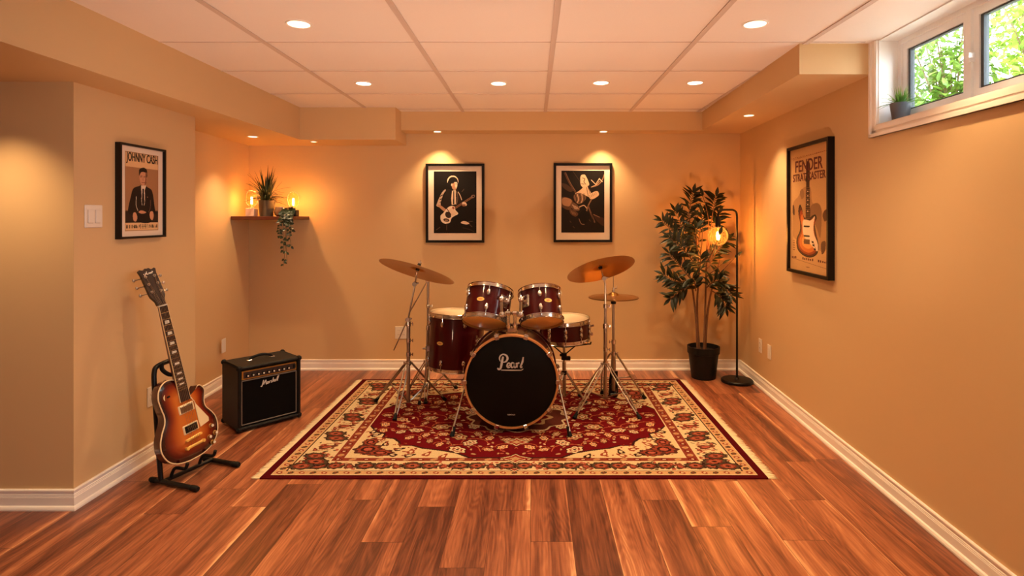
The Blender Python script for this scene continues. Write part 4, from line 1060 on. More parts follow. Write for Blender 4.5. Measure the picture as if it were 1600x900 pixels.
def leg(t, foot, top, mid=None, brace=None, wide=.015, r=.0054, foot_dir=None, m='brushed'):
    """double-rod stand leg with a rubber foot"""
    F, T = Vector(foot), Vector(top); d = (F-T).normalized(); s_ = d.cross(Vector((0, 0, 1))).normalized()
    b = MB()
    for sg in (-1, 1):
        P = smooth([T+s_*sg*wide*.35, T.lerp(F, .12)+s_*sg*wide*.8, T.lerp(F, .5)+s_*sg*wide, T.lerp(F, .9)+s_*sg*wide*.45, F.lerp(T, .04)], 4)
        b.tube(P, r, 8)
    b.cyl(T-s_*wide, T+s_*wide, .007, n=8); b.cyl(T.lerp(F, .55)-s_*wide*1.2, T.lerp(F, .55)+s_*wide*1.2, .004, n=8)
    if brace is not None:
        Bp = Vector(brace); mp = T.lerp(F, .52)
        b.cyl(mp-s_*.004, Bp, .0048, n=8)
    o = b.build('leg', m, t)
    a = F.lerp(T, .11)
    MB().tube([a, F.lerp(T, .045), F], [.010, .0125, .0165], 12).build('rubber_foot', 'rubber', o)
    return o
def collar(b, p, r=.016, h=.022, wing=1, ax=(0, 0, 1)):
    p = Vector(p); b.cyl(p-Vector(ax)*h/2, p+Vector(ax)*h/2, r, n=14)
    b.cyl(p, p+Vector((wing*.030, -.004, 0)), .0045, n=8); b.box(p+Vector((wing*.032, -.004, .0)), (.007, .006, .024), bev=.002)

# cymbals -------------------------------------------------------------
def cymbal(name, label, loc, rot, Rr, cone=.10, group=None, bell=.055):
    t = thing(name, label, 'cymbal', loc, rot, group)
    pr = []; n = 26
    for i in range(n+1):
        f = i/n; r = .007+(Rr-.007)*f
        h = -cone*Rr*max(0, (r-bell)/(Rr-bell))**1.15
        if r < bell: h += .024*cos(r/bell*pi/2)**.8
        pr.append((r, h+.0004*(i % 2)))
    MB().lathe([(r, h) for r, h in pr]+[(r, h-.0016) for r, h in pr[::-1]], n=72, closed=True).build('cymbal_plate', 'cymbal', t, 50)
    return t

def boom_stand(name, label, base, feet, colz, tops, lowz=.055, group=None, cym=None):
    """tripod with a telescoping post; tops = list of (kind, points, radius)"""
    t = thing(name, label, 'cymbal stand', (base[0], base[1], 0), group=group)
    lo = lambda p: Vector((p[0]-base[0], p[1]-base[1], p[2]))
    b = MB(); H = tops['post']
    b.cyl((0, 0, lowz), (0, 0, H[0]), .0135, n=16); b.cyl((0, 0, H[0]-.01), (0, 0, H[1]), .0105, n=14)
    b.cyl((0, 0, lowz-.004), (0, 0, lowz+.02), .017, n=14); b.build('post', 'brushed', t)
    for z, r_, h_, w_ in [(H[0], .018, .034, 1), (colz, .020, .03, -1)]+[(z, .017, .026, 1) for z in H[2:]]:
        b = MB(); collar(b, (0, 0, z), r_, h_, w_); b.build('clamp', 'chrome', t)
    for f in feet:
        F = lo((f[0], f[1], RUG+.003)); d = Vector((F.x, F.y, 0)).normalized()
        leg(t, F, Vector((d.x*.022, d.y*.022, colz)), brace=(d.x*.017, d.y*.017, lowz+.008))
    for nm, pts, r in tops.get('arms', []):
        MB().tube([lo(p) for p in pts], r, 10).build(nm, 'brushed', t)
    for p, ax in tops.get('tilters', []):
        q = lo(p); b = MB(); b.sphere(q, .017, 12); b.cyl(q-Vector((0, .022, 0)), q+Vector((0, .022, 0)), .012, n=12); b.cyl(q+Vector((.0, -.022, 0)), q+Vector((0, -.03, 0)), .016, n=14)
        b.box(q+Vector((.02, -.02, .006)), (.02, .006, .012), bev=.002); b.build('tilter', 'chrome', t)
    return t
def topnut(t, base, p, ax):
    """felts, sleeve and wing nut holding a cymbal"""
    ax = Vector(ax).normalized(); q = Vector((p[0]-base[0], p[1]-base[1], p[2]))
    MB().cyl(q-ax*.016, q-ax*.001, .013, .015, n=14).build('felt_washer', 'rubber', t)
    MB().cyl(q+ax*.026, q+ax*.038, .014, .011, n=14).build('felt_washer', 'rubber', t)
    b = MB(); b.cyl(q-ax*.05, q+ax*.062, .0042, n=8); b.cyl(q+ax*.038, q+ax*.052, .008, n=10); u = ax.cross(Vector((0, 1, 0))).normalized()
    b.cyl(q+ax*.046-u*.016, q+ax*.046+u*.016, .0035, n=8); b.build('wing_nut', 'chrome', t)

# tilt of the two crash cymbals: away from the camera, and down to one side
def tiltrot(back, roll):
    m_ = Matrix.Rotation(R(roll), 3, 'Y') @ Matrix.Rotation(R(-back), 3, 'X'); return m_.to_euler(), m_ @ Vector((0, 0, 1))
ra, na = tiltrot(17.5, 15.5)
CA = Vector((-.825, 4.12, 1.022)); baseA = (-.905, 4.18)
tA = boom_stand('cymbal_stand', 'silver tripod cymbal stand holding the left crash cymbal', baseA, ((-.945, 3.93), (-1.185, 4.33), (-.665, 4.36)), .335,
    dict(post=(.62, .64, .50, .40), arms=[('boom_arm', [(-.905, 4.18, .625), (-.905, 4.175, .66), (-.848, 4.14, .912)], .0065), ('boom_tail', [(-.906, 4.175, .66), (-1.005, 4.15, .435)], .0045),
         ('tilter_rod', [(-.848, 4.14, .912), tuple(CA-na*.02)], .005)], tilters=[((-.848, 4.14, .915), 0), ((-.905, 4.175, .655), 0)]))
topnut(tA, baseA, CA+na*.004, na)
cymbal('crash_cymbal', 'bronze cymbal at left of kit, tilted down to the right', CA, ra, .276, cone=.075)
rb, nb = tiltrot(24, -13.5)
CB = Vector((.485, 4.16, 1.032)); baseB = (.527, 4.20)
tB = boom_stand('cymbal_stand', 'silver tripod cymbal stand holding the right crash cymbal', baseB, ((.283, 3.965), (.735, 3.955), (.54, 4.52)), .325,
    dict(post=(.60, .745, .43, .745), arms=[('upper_tube', [(.527, 4.20, .74), (.526, 4.195, .90), (.512, 4.18, .955)], .0065), ('tilter_rod', [(.512, 4.18, .955), tuple(CB-nb*.02)], .005)],
         tilters=[((.513, 4.18, .952), 0)]), lowz=.075)
topnut(tB, baseB, CB+nb*.004, nb)
cymbal('crash_cymbal', 'bronze cymbal at right of kit, tilted up to the right', CB, rb, .250, cone=.075)
# second boom stand without a cymbal, behind the left one
baseC = (-.820, 4.50)
boom_stand('cymbal_stand', 'thin boom stand without a cymbal, beside the floor tom', baseC, ((-.80, 4.28), (-1.00, 4.62), (-.62, 4.66)), .27,
    dict(post=(.53, .905, .70, .38), arms=[('boom_arm', [(-.820, 4.49, .905), (-.955, 4.46, .66)], .005), ('arm_tip', [(-.820, 4.49, .905), (-.808, 4.50, .945)], .0065)], tilters=[((-.820, 4.49, .905), 0)]))
# hi-hat
baseH = (.618, 4.43)
th = thing('hi_hat_stand', 'silver hi-hat stand with foot pedal at the right of the kit', 'hi-hat stand', (baseH[0], baseH[1], 0))
b = MB(); b.cyl((0, 0, .06), (0, 0, .44), .014, n=16); b.cyl((0, 0, .43), (0, 0, .735), .0105, n=14); b.build('post', 'brushed', th)
for z, w_ in ((.435, -1), (.345, 1)): b = MB(); collar(b, (0, 0, z), .018, .032, w_); b.build('clamp', 'chrome', th)
MB().cyl((0, 0, .70), (0, 0, .968), .0032, n=8).build('pull_rod', 'brushed', th)
MB().lathe([(0, .725), (.019, .727), (.022, .745), (.014, .757), (.022, .762), (.020, .771), (0, .771)], n=16).build('hat_seat', 'rubber', th)
b = MB(); b.cyl((0, 0, .812), (0, 0, .85), .007, n=10); b.cyl((0, 0, .822), (0, 0, .832), .012, n=12); b.cyl((0, 0, .845), (.022, -.004, .847), .004, n=8); b.box((.024, -.004, .855), (.006, .006, .022), bev=.002); b.build('clutch', 'chrome', th)
for f in ((-.265, .02), (.235, -.04), (.03, .24)):
    F = Vector((f[0], f[1], RUG+.003)); d = Vector((F.x, F.y, 0)).normalized()
    leg(th, F, (d.x*.022, d.y*.022, .345), brace=(d.x*.016, d.y*.016, .155))
b = MB(); b.prism([(-.028, 0), (.028, 0), (.034, .11), (.026, .25), (-.026, .25), (-.034, .11)], .008, o=(0, -.035, .215), u=(1, 0, 0), v=(0, .38, -.76)); b.build('pedal', 'rubber', th)
b = MB(); b.box((0, .035, .028), (.06, .10, .03), bev=.006); b.tube([(-.03, 0, .02), (-.03, .0, .10), (0, 0, .12), (.03, 0, .10), (.03, 0, .02)], .006, 8); b.cyl((0, 0, .02), (0, 0, .1), .008, n=8); b.build('pedal_frame', 'black', th)
cymbal('hi_hat_cymbal', 'upper of the two closed hi-hat cymbals on the stand', (baseH[0], baseH[1], .795), (0, 0, 0), .192, cone=.105, bell=.045)
cymbal('hi_hat_cymbal', 'lower, upturned one of the two closed hi-hat cymbals', (baseH[0], baseH[1], .7735-.006), (pi, 0, 0), .190, cone=.055, bell=.045)

# snare stand
baseS = (.233, 4.33)
ts = thing('snare_stand', 'silver snare stand with basket arms under the shallow drum', 'drum stand', (baseS[0], baseS[1], 0))
b = MB(); b.cyl((0, 0, .05), (0, 0, .33), .0135, n=14); b.cyl((0, 0, .32), (0, 0, .47), .0095, n=12); b.build('post', 'brushed', ts)
b = MB(); b.cyl((0, 0, .35), (0, 0, .405), .020, n=14); b.box((.028, -.01, .365), (.036, .026, .034), bev=.006); b.box((-.022, -.006, .39), (.02, .02, .02), bev=.004); b.cyl((0, 0, .23), (0, 0, .26), .019, n=14)
b.build('clamp', 'rubber', ts)
for a in (R(-28), R(95), R(205)):
    c_, s_ = cos(a), sin(a); b = MB()
    b.tube(smooth([(.012*c_, .012*s_, .455), (.075*c_, .075*s_, .470), (.14*c_, .14*s_, .488), (.186*c_, .186*s_, .500)], 4), .0062, 8)
    b.tube([(.014*c_, .014*s_, .400), (.085*c_, .085*s_, .470)], .005, 8)
    b.tube([(.180*c_, .180*s_, .4995), (.205*c_, .205*s_, .502), (.209*c_, .209*s_, .520)], .0062, 8)
    b.build('basket_arm', 'black', ts)
for f in ((.155, -.03), (-.12, -.17), (-.06, .19)):
    F = Vector((f[0], f[1], RUG+.003)); d = Vector((F.x, F.y, 0)).normalized()
    leg(ts, F, (d.x*.020, d.y*.020, .245), brace=(d.x*.015, d.y*.015, .065), m='brushed')
ts.scale = (1.04, 1.04, .921)

# ------------------------------------------------------------------ electric guitar on its stand
def guitar():
    t = thing('electric_guitar', 'sunburst single-cutaway electric guitar with cream trim leaning on stand', 'guitar', (0, 0, 0))
    # outline of the body, x right (treble side), y along the neck; body bottom at y=0
    half = [(0, 0), (.055, .004), (.105, .022), (.142, .058), (.160, .105), (.157, .155), (.136, .195), (.117, .222), (.113, .250), (.122, .282), (.130, .310), (.118, .336), (.102, .345), (.088, .332), (.074, .316), (.052, .309), (.036, .318), (.033, .350),
            (0, .400), (-.035, .424), (-.075, .424), (-.108, .396), (-.122, .352), (-.118, .305), (-.112, .262), (-.120, .225), (-.142, .190), (-.162, .145), (-.165, .100), (-.146, .052), (-.108, .020), (-.055, .004)]
    O = [Vector((p.x, p.y, 0)) for p in smooth([(a, b, 0) for a, b in half], 4, True)]; k = len(O)
    th_, K = .052, 12
    def spine(p): return Vector((max(-.035, min(.035, p.x*.3))-.004, .12+(min(max(p.y, .08), .36)-.08)*.72, 0))
    vs, cols = [], []
    stops = [(0, rgb(30, 7, 7)), (.14, rgb(46, 9, 8)), (.30, rgb(92, 20, 12)), (.52, rgb(138, 48, 18)), (.75, rgb(178, 84, 30)), (1, rgb(204, 112, 44))]
    def burst(t_):
        for (a, ca), (b_, cb) in zip(stops[:-1], stops[1:]):
            if t_ <= b_: f = (t_-a)/(b_-a); return [ca[i]+(cb[i]-ca[i])*f for i in range(3)]+[1]
        return list(stops[-1][1])
    for i in range(K+1):
        f = i/K
        for p in O:
            q = p.lerp(spine(p), f*.97); q = Vector((q.x, q.y, th_+.014*(1-(1-f)**2.2))); vs.append(q); cols.append(burst(min(1, f*1.12)))
    fs = [(i*k+j, i*k+(j+1) % k, (i+1)*k+(j+1) % k, (i+1)*k+j) for i in range(K) for j in range(k)]+[tuple(K*k+j for j in range(k))]
    b = MB(); b.add(vs, fs); o = b.build('body_top', 'sunburst', t, 60)
    me = o.data; at = me.color_attributes.new('paint', 'FLOAT_COLOR', 'POINT'); at.data.foreach_set('color', np.array(cols, np.float32).ravel())
    b = MB(); vs = [Vector((p.x, p.y, z)) for z in (0.004, th_-.001) for p in O]+[Vector((p.x*.975, .012+p.y*.97, 0)) for p in O]
    fs = [(j, (j+1) % k, k+(j+1) % k, k+j) for j in range(k)]+[(2*k+j, 2*k+(j+1) % k, (j+1) % k, j) for j in range(k)]+[tuple(2*k+j for j in range(k-1, -1, -1))]
    b.add(vs, fs).build('body', 'mahog', t, 40)
    b = MB(); b.tube([p+Vector((0, 0, th_-.001)) for p in O]+[O[0]+Vector((0, 0, th_-.001))], .0032, 8, caps=False).build('binding', 'cream', t)
    zt = th_+.014
    # neck and fretboard
    b = MB(); n0, n1 = .33, .80
    def sec(y, w, z0, z1): return [Vector((-w/2, y, z1)), Vector((w/2, y, z1)), Vector((w*.46, y, z1-.010)), Vector((w*.25, y, z0)), Vector((-w*.25, y, z0)), Vector((-w*.46, y, z1-.010))]
    ss = sec(n0, .056, .030, zt+.003)+sec(n1, .043, zt-.017, zt+.001); b.add(ss, [(i, (i+1) % 6, 6+(i+1) % 6, 6+i) for i in range(6)]+[tuple(range(5, -1, -1)), tuple(range(6, 12))]).build('neck', 'neckwood', t)
    b = MB(); b.prism([(-.0285, .300), (.0285, .300), (.0225, n1), (-.0225, n1)], .006, o=(0, 0, zt+.001)); fb = b.build('fretboard', 'rosewood', t, 0)
    for sg in (-1, 1): MB().box((0, 0, 0), (.0016, .5005, .0065), rot=(0, 0, sg*.012)).build('fretboard_binding', 'cream', fb, 0, loc=(sg*.0258, .55, zt+.004))
    b = MB(); sc_ = .625; fr = [0]+[sc_*(1-2**(-i/12)) for i in range(1, 22)]
    for f in fr[1:]:
        y = n1-f; w = .045+.012*f/.5; b.box((0, y, zt+.0078), (w, .0022, .0018))
    b.build('frets', 'chrome', fb, 0)
    for i in (3, 5, 7, 9, 12, 15, 17, 19):
        y = n1-(fr[i-1]+fr[i])/2; w = (.045+.012*(n1-y)/.5)*.5; h = (fr[i]-fr[i-1])*.30
        MB().prism([(-w/2, -h), (w/2, -h*.8), (w*.46, h*.8), (-w*.46, h)], .0008, o=(0, y, zt+.0068)).build('inlay', 'pearl', fb, 0)
    MB().box((0, n1+.003, zt+.005), (.044, .006, .010)).build('nut', 'pearl', t, 0)
    # headstock, tipped back
    hs = bpy.data.objects.new('headstock_mesh', None)
    a = R(-14); hv = (0, cos(a), sin(a)); hu = (1, 0, 0)
    H = [(-.022, 0), (-.024, .022), (-.038, .050), (-.040, .062), (-.041, .175), (-.046, .196), (-.040, .202), (-.022, .196), (-.010, .205), (0, .203), (.010, .205), (.022, .196), (.040, .202), (.046, .196), (.041, .175), (.040, .062), (.038, .050), (.024, .022), (.022, 0)]
    ho = (0, n1+.005, zt-.013)
    bpy.data.objects.remove(hs)
    hd = MB().prism(H, .014, ho, hu, hv).build('headstock', 'hstock', t, 30)
    nrm = Vector(hu).cross(Vector(hv)); at_ = lambda x, y, z: Vector(ho)+Vector(hu)*x+Vector(hv)*y+nrm*(.014+z)
    MB().prism([(-.010, .030), (0, .022), (.010, .030), (.012, .060), (0, .078), (-.012, .060)], .001, at_(0, 0, 0), hu, hv).build('truss_cover', 'rosewood', hd, 0)
    b = MB()
    for pts in (((-.026, .178), (-.024, .170), (-.018, .172), (-.016, .182)), ((-.012, .172), (-.012, .180)), ((-.008, .188), (-.008, .172), (-.003, .174)), ((.001, .172), (.004, .180), (.007, .174)), ((.010, .172), (.012, .181), (.016, .174)), ((.019, .174), (.021, .184), (.026, .180))):
        b.ribbon(pts, .0028, .0008, hu, hv, at_(0, 0, 0), 4)
    b.build('script_mark', 'pearl', hd, 0)
    for sg in (-1, 1):
        for i in range(3):
            y = .075+.042*i; x = sg*(.024)
            b = MB(); p = at_(x, y, 0); b.cyl(p-nrm*.022, p+nrm*.010, .0035, n=8); b.cyl(p, p+nrm*.002, .0075, n=14)
            q = at_(x, y, -.020); e = q+Vector((sg*.042, 0, 0)); b.cyl(q, e, .0025, n=8)
            b.sphere(e+Vector((sg*.006, 0, 0)), .010, 10, (.8, .9, .55)); b.build('tuning_peg', 'brushed', hd)
    # pickups, bridge, tailpiece
    for y, dk in ((.262, 1), (.158, 0)):
        z = zt-.004
        r_ = MB().box((-.002, y, z), (.088, .046, .014), rot=(0, 0, 0), bev=.003).build('pickup', 'cream', t)
        MB().box((-.002, y, z+.007), (.070, .034, .008), bev=.002).build('pickup_cover', 'brushed' if dk else 'black', r_)
        b = MB()
        for i in range(6): b.cyl((-.027+.010*i, y+.008, z+.010), (-.027+.010*i, y+.008, z+.0125), .0023, n=8)
        b.build('pole_screws', 'chrome', r_)
    b = MB(); b.box((-.002, .108, zt+.005), (.084, .013, .012), rot=(0, 0, .05), bev=.003)
    for sg in (-1, 1): b.cyl((sg*.040-.002, .108+sg*.002, zt-.003), (sg*.040-.002, .108+sg*.002, zt+.012), .006, n=12)
    b.build('bridge', 'gold', t)
    b = MB(); b.box((-.002, .068, zt+.004), (.094, .014, .010), bev=.004)
    for sg in (-1, 1): b.cyl((sg*.047-.002, .068, zt-.006), (sg*.047-.002, .068, zt+.012), .0085, n=14)
    b.build('tailpiece', 'gold', t)
    pg = [(.030, .304), (.036, .306), (.052, .262), (.104, .168), (.101, .150), (.048, .140), (.045, .176), (.046, .285)]
    MB().prism(pg, .003, (0, 0, zt+.001)).build('pickguard', 'cream', t, 0)
    for x, y in ((.118, .118), (.092, .062), (.134, .068), (.108, .022)):
        b = MB(); b.lathe([(.0125, 0), (.0125, .004), (.0095, .006), (.0085, .016), (0, .016)], (x*.95, y*.9+.012, zt-.008 if y > .05 else zt-.010), n=18); kb = b.build('control_knob', 'darkgold', t)
        MB().lathe([(0, .0002), (.0070, 0), (.0070, .0012), (0, .0012)], (x*.95, y*.9+.012, zt+.008 if y > .05 else zt+.006), n=16).build('knob_cap', 'knob', kb)
    b = MB().lathe([(.019, 0), (.019, .002), (0, .002)], (-.082, .350, zt-.008), n=24).build('switch_plate', 'cream', t)
    MB().cyl((-.082, .350, zt-.006), (-.080, .353, zt+.008), .0035, .005, n=10).build('toggle_switch', 'rubber', b)
    for i in range(6):
        x = (i-2.5); MB().tube([(x*.0100-.002, .075, zt+.011), (x*.0100-.001, .108, zt+.013), (x*.0070, n1+.003, zt+.0115), at_((-1 if i < 3 else 1)*.024, .075+.042*(i if i < 3 else 5-i), .004)], .0006, 5).build('string', 'chrome', t)
    for p in ((0, -.006, .028), (-.045, .424, .02)): MB().sphere(p, .008, 10).build('strap_button', 'chrome', t)
    return t
gt = guitar(); gt.scale = (1.04,)*3
GP = Vector((-1.830, 3.10, .102)); GN = Vector((.94, -.34, 0)).normalized()   # body bottom, horizontal facing direction
up = (Vector((0, 0, 1))-GN*.20).normalized(); side = up.cross(GN).normalized()   # side = to the right as one looks at its face
roll = R(5.5); upr = (up*cos(roll)-side*sin(roll)); sd_ = (side*cos(roll)+up*sin(roll)); nn_ = sd_.cross(upr)
GM = Matrix((sd_, upr, nn_)).transposed().to_4x4(); GM.translation = GP-nn_*.03
gt.matrix_world = GM @ Matrix.Scale(1.04, 4)
gt.rotation_euler = GM.to_euler()

gs = thing('guitar_stand', 'black tubular guitar stand on the floor by the left wall', 'guitar stand', (0, 0, 0))
SM = Matrix((Vector((sd_.x, sd_.y, 0)).normalized(), Vector((-GN.x, -GN.y, 0)), Vector((0, 0, 1)))).transposed().to_4x4(); SM.translation = (GP.x, GP.y, 0)
gs.matrix_world = SM   # local: x to the right along the face, y to the back, z up
TR = .0125
b = MB(); b.tube([(-.125, .135, TR+.004), (-.125, -.165, TR+.004)], TR, 12); b.tube([(.165, .10, TR+.004), (.165, -.13, TR+.004)], TR, 12)
b.tube([(-.125, .06, TR+.006), (.165, .05, TR+.006)], TR*.9, 12); b.build('base_tube', 'black', gs)
for x, y in ((-.125, .14), (-.125, -.17), (.165, .105), (.165, -.135)):
    sg = 1 if y > 0 else -1; MB().tube([(x, y-sg*.03, TR+.004), (x, y, TR+.004), (x, y+sg*.012, TR+.004)], [.0145, .0148, .011], 14).build('rubber_cap', 'rubber', gs)
b = MB(); b.tube(smooth([(-.125, .075, TR+.004), (-.122, .10, .20), (-.116, .135, .50), (-.105, .150, .575), (-.085, .155, .600), (-.030, .155, .612), (.0, .155, .612)], 5), TR, 12)
b.build('upright_tube', 'black', gs)
b = MB(); b.tube(smooth([(.0, .155, .612), (.002, .15, .585), (.0, .125, .560), (-.03, .10, .555)], 4), TR*.85, 10); b.tube(smooth([(-.06, .152, .610), (-.068, .14, .58), (-.060, .10, .555), (-.04, .075, .553)], 4), TR*.85, 10); b.build('neck_rest', 'rubber', gs)
for x in (-.085, .085):
    b = MB(); b.tube(smooth([(x, .055, TR+.006), (x, .045, .05), (x, .02, .078), (x, -.045, .084), (x, -.062, .115)], 4), .0085, 10); b.build('yoke_arm', 'rubber', gs)

# ------------------------------------------------------------------ amplifier
AW, AD, AH = .415, .285, .425
am = thing('guitar_amplifier', 'black combo guitar amplifier with gold control panel beside the guitar', 'amplifier')
ax_ = Vector((3.987-3.695, 0, 0)); dx = Vector((.27, .292, 0)).normalized(); dy = Vector((-dx.y, dx.x, 0))
AM = Matrix((dx, dy, Vector((0, 0, 1)))).transposed().to_4x4(); AM.translation = (-1.895, 3.70, 0); am.matrix_world = AM
# cabinet as a shell with a recessed front: top, bottom, sides, back
z0 = .012; b = MB(); w_ = .022
b.box((AW/2, AD/2, AH-w_/2), (AW, AD, w_), bev=.008); b.box((AW/2, AD/2, z0+w_/2), (AW, AD, w_), bev=.008)
for x in (w_/2, AW-w_/2): b.box((x, AD/2, (AH+z0)/2), (w_, AD, AH-z0), bev=.008)
b.box((AW/2, AD-.01, (AH+z0)/2), (AW-.01, .02, AH-z0-.01)); b.build('cabinet', 'tolex', am, 30)
MB().box((AW/2, .022, .185), (AW-.05, .012, .295)).build('speaker_grille', 'grille', am, 0)
b = MB(); zb_, zt_ = .045, .330; xl, xr = w_+.006, AW-w_-.006
for p in (((xl, .016, zb_), (xr, .016, zb_)), ((xl, .016, zt_), (xr, .016, zt_)), ((xl, .016, zb_), (xl, .016, zt_)), ((xr, .016, zb_), (xr, .016, zt_))): b.cyl(*p, .0038, n=8)
b.build('grille_piping', 'piping', am)
cp = MB().box((AW/2, .020, .366), (AW-.052, .014, .058), bev=.002).build('control_panel', 'darkgold', am)
MB().box((AW/2, .0125, .366), (AW-.075, .002, .040)).build('panel_face', 'rosewood', cp, 0)
k0 = None
for i in range(9):
    x = .062+.0335*i
    if k0 is None:
        k0 = MB().lathe([(.0105, 0), (.0095, .010), (.006, .013), (0, .013)], (0, 0, 0), (0, -1, 0), 16).build('control_knob', 'rubber', am)
        MB().lathe([(0, .0128), (.0052, .0128), (.0052, .0148), (0, .0148)], (0, 0, 0), (0, -1, 0), 12).build('knob_cap', 'knob', k0); k0.location = (x, .012, .362)
    else: reuse(k0, am, loc=(x, .012, .362))
MB().box((.372, .011, .366), (.016, .008, .026), bev=.002).build('power_switch', 'rubber', am)
b = MB()
def A(pts, w): b.ribbon([(.150+x*.118, .268+y*.115+x*.012) for x, y in pts], [q*.115 for q in w], .003, (1, 0, 0), (0, 0, 1), (0, .0162, 0), 5)
A([(-.02, .06), (.02, .02), (.07, .10), (.13, .32), (.15, .34)], [.03, .05, .05, .06, .03])                 # M
A([(.13, .33), (.14, .18), (.15, .10)], [.05, .05, .05]); A([(.15, .12), (.22, .26), (.27, .33)], [.03, .04, .05]); A([(.27, .33), (.27, .18), (.29, .08), (.32, .12)], [.05, .055, .05, .02])
A([(.40, .19), (.36, .20), (.335, .13), (.36, .08), (.40, .13), (.42, .20), (.42, .10), (.44, .09)], [.03, .04, .04, .04, .03, .04, .04, .02])    # a
A([(.46, .20), (.47, .09)], [.035, .035]); A([(.47, .15), (.50, .20), (.53, .19)], [.02, .03, .03])     # r
A([(.60, .20), (.56, .20), (.56, .15), (.60, .13), (.59, .09), (.545, .10)], [.025, .03, .03, .035, .03, .025])     # s
A([(.63, .09), (.66, .22), (.69, .34)], [.035, .04, .03]); A([(.64, .14), (.69, .20), (.705, .17), (.70, .09)], [.02, .03, .035, .035])          # h
A([(.79, .20), (.75, .20), (.73, .13), (.75, .09), (.79, .13), (.81, .20), (.80, .10), (.83, .09)], [.03, .035, .04, .035, .03, .035, .035, .02])    # a
A([(.85, .10), (.90, .26), (.93, .36)], [.035, .04, .03]); A([(.91, .10), (.96, .27), (1.0, .38)], [.035, .04, .03]); A([(.91, .10), (.94, .08)], [.03, .02])   # ll
b.build('script_mark', 'logo', am, 0)
b = MB(); b.tube(smooth([(.125, AD*.5, AH+.003), (.145, AD*.5, AH+.020), (.20, AD*.5, AH+.030), (.255, AD*.5, AH+.020), (.275, AD*.5, AH+.003)], 5), .009, 10); hd = b.build('carry_handle', 'rubber', am)
b = MB()
for x in (.125, .275): b.box((x, AD*.5, AH+.003), (.034, .028, .008), bev=.003)
b.build('handle_bracket', 'chrome', hd)
for x in (.010, AW-.010):
    for z in (z0+.010, AH-.010):
        for y in (.012, AD-.012): MB().box((x, y, z), (.034, .034, .034), bev=.010).build('corner_guard', 'rubber', am)
for x in (.05, AW-.05):
    for y in (.05, AD-.05): MB().cyl((x, y, 0), (x, y, .016), .014, n=12).build('foot', 'rubber', am)

# ------------------------------------------------------------------ corner shelf and what stands on it
SX0, SX1, SY0, SZ = -2.566, -2.040, 4.885, 1.40
b = MB(); b.box(((SX0+SX1)/2, (SY0+YB)/2, SZ-.015), (SX1-SX0, YB-SY0, .030), bev=.002)
tag(b.build('wall_shelf', 'shelf', None), 'dark walnut shelf board fixed in the back left corner', 'shelf')
def lamp_bulb(t, z, rx=.043, h=.150, W=1.9):
    """tall clear bulb with a glowing filament over a base, base top at z"""
    n = 14; pr = [(.016, 0), (.020, .010), (rx*.82, .030), (rx, .055), (rx, h-.050), (rx*.85, h-.022), (rx*.5, h-.005), (0, h)]
    P = smooth([(a, 0, b_) for a, b_ in pr], 4)
    MB().lathe([(max(p.x, 0), p.z) for p in P][:-1]+[(0, h)], (0, 0, z), n=28).build('glass_bulb', 'amberglass', t)
    f = MB(); Q = []
    for i in range(60):
        a = i*.9; Q.append((.007*cos(a), .007*sin(a), z+.030+.062*i/60))
    f.tube(Q, .0016, 6); f.build('filament', 'filament', t)
    MB().cyl((0, 0, z-.002), (0, 0, z+.030), .006, .003, n=10).build('bulb_stem', 'stone', t)
    l = bpy.data.lights.new('bulb_light', 'POINT'); l.energy = W; l.color = BULB_COL; l.shadow_soft_size = .014
    o = bpy.data.objects.new('bulb_light', l); COL.objects.link(o); o.parent = t; o.location = (0, 0, z+.062)
t = thing('table_lamp', 'small shelf lamp with a pale square stone base and clear bulb', 'lamp', (-2.435, 4.985, SZ))
MB().box((0, 0, .035), (.078, .070, .070), bev=.004).build('lamp_base', 'stone', t); MB().cyl((0, 0, .068), (0, 0, .080), .018, n=16).build('bulb_socket', 'stone', t); lamp_bulb(t, .076, .047, W=1.0)
t = thing('table_lamp', 'small shelf lamp with a dark block base and tall clear bulb', 'lamp', (-2.100, 5.045, SZ))
MB().box((0, 0, .028), (.075, .070, .056), bev=.004).build('lamp_base', 'black', t); MB().cyl((0, 0, .054), (0, 0, .070), .018, n=16).build('bulb_socket', 'black', t); lamp_bulb(t, .066, .047)
t = thing('potted_plant', 'spiky dark green plant in a tapered clay pot on the shelf', 'plant', (-2.315, 5.0, SZ))
MB().lathe([(.052, 0), (.070, .125), (.073, .130), (.073, .137), (.066, .137), (.063, .120), (0, .118)], n=32).build('pot', 'terra', t)
b = MB(); g = random.Random(11)
for i in range(110):
    a = g.uniform(0, 2*pi); el_ = g.uniform(.2, 1.45); L = g.uniform(.14, .26)*(1.15 if el_ > 1 else 1)
    d = Vector((cos(a)*cos(el_), sin(a)*cos(el_), sin(el_))); p0 = Vector((cos(a)*.015, sin(a)*.015, .118+g.uniform(0, .07)))
    if abs(d.x) > .6: L *= .62
    n = 7; s_ = d.cross(Vector((0, 0, 1))).normalized(); vs = []; w = g.uniform(.014, .020)
    for q in range(n):
        f = q/(n-1); c = p0+d*L*f+Vector((0, 0, -L*.42*f*f*cos(el_)-0*f)); ww = w*(1-f**1.6)*(.55+.45*min(1, f*4)); vs += [c-s_*ww/2, c+Vector((0, 0, -.002)), c+s_*ww/2]
    b.add(vs, [x for q in range(n-1) for x in ((q*3, q*3+1, q*3+4, q*3+3), (q*3+1, q*3+2, q*3+5, q*3+4))])
b.build('foliage', 'aloe', t, 0)
t = thing('cup', 'small round brown cup between the plant pot and dark lamp', 'cup', (-2.190, 4.985, SZ))
MB().lathe([(.026, 0), (.042, .012), (.048, .035), (.044, .058), (.036, .072), (.038, .080), (.034, .080), (.032, .070), (.040, .050), (.040, .02), (0, .01)], n=28).build('cup_body', 'mug', t)
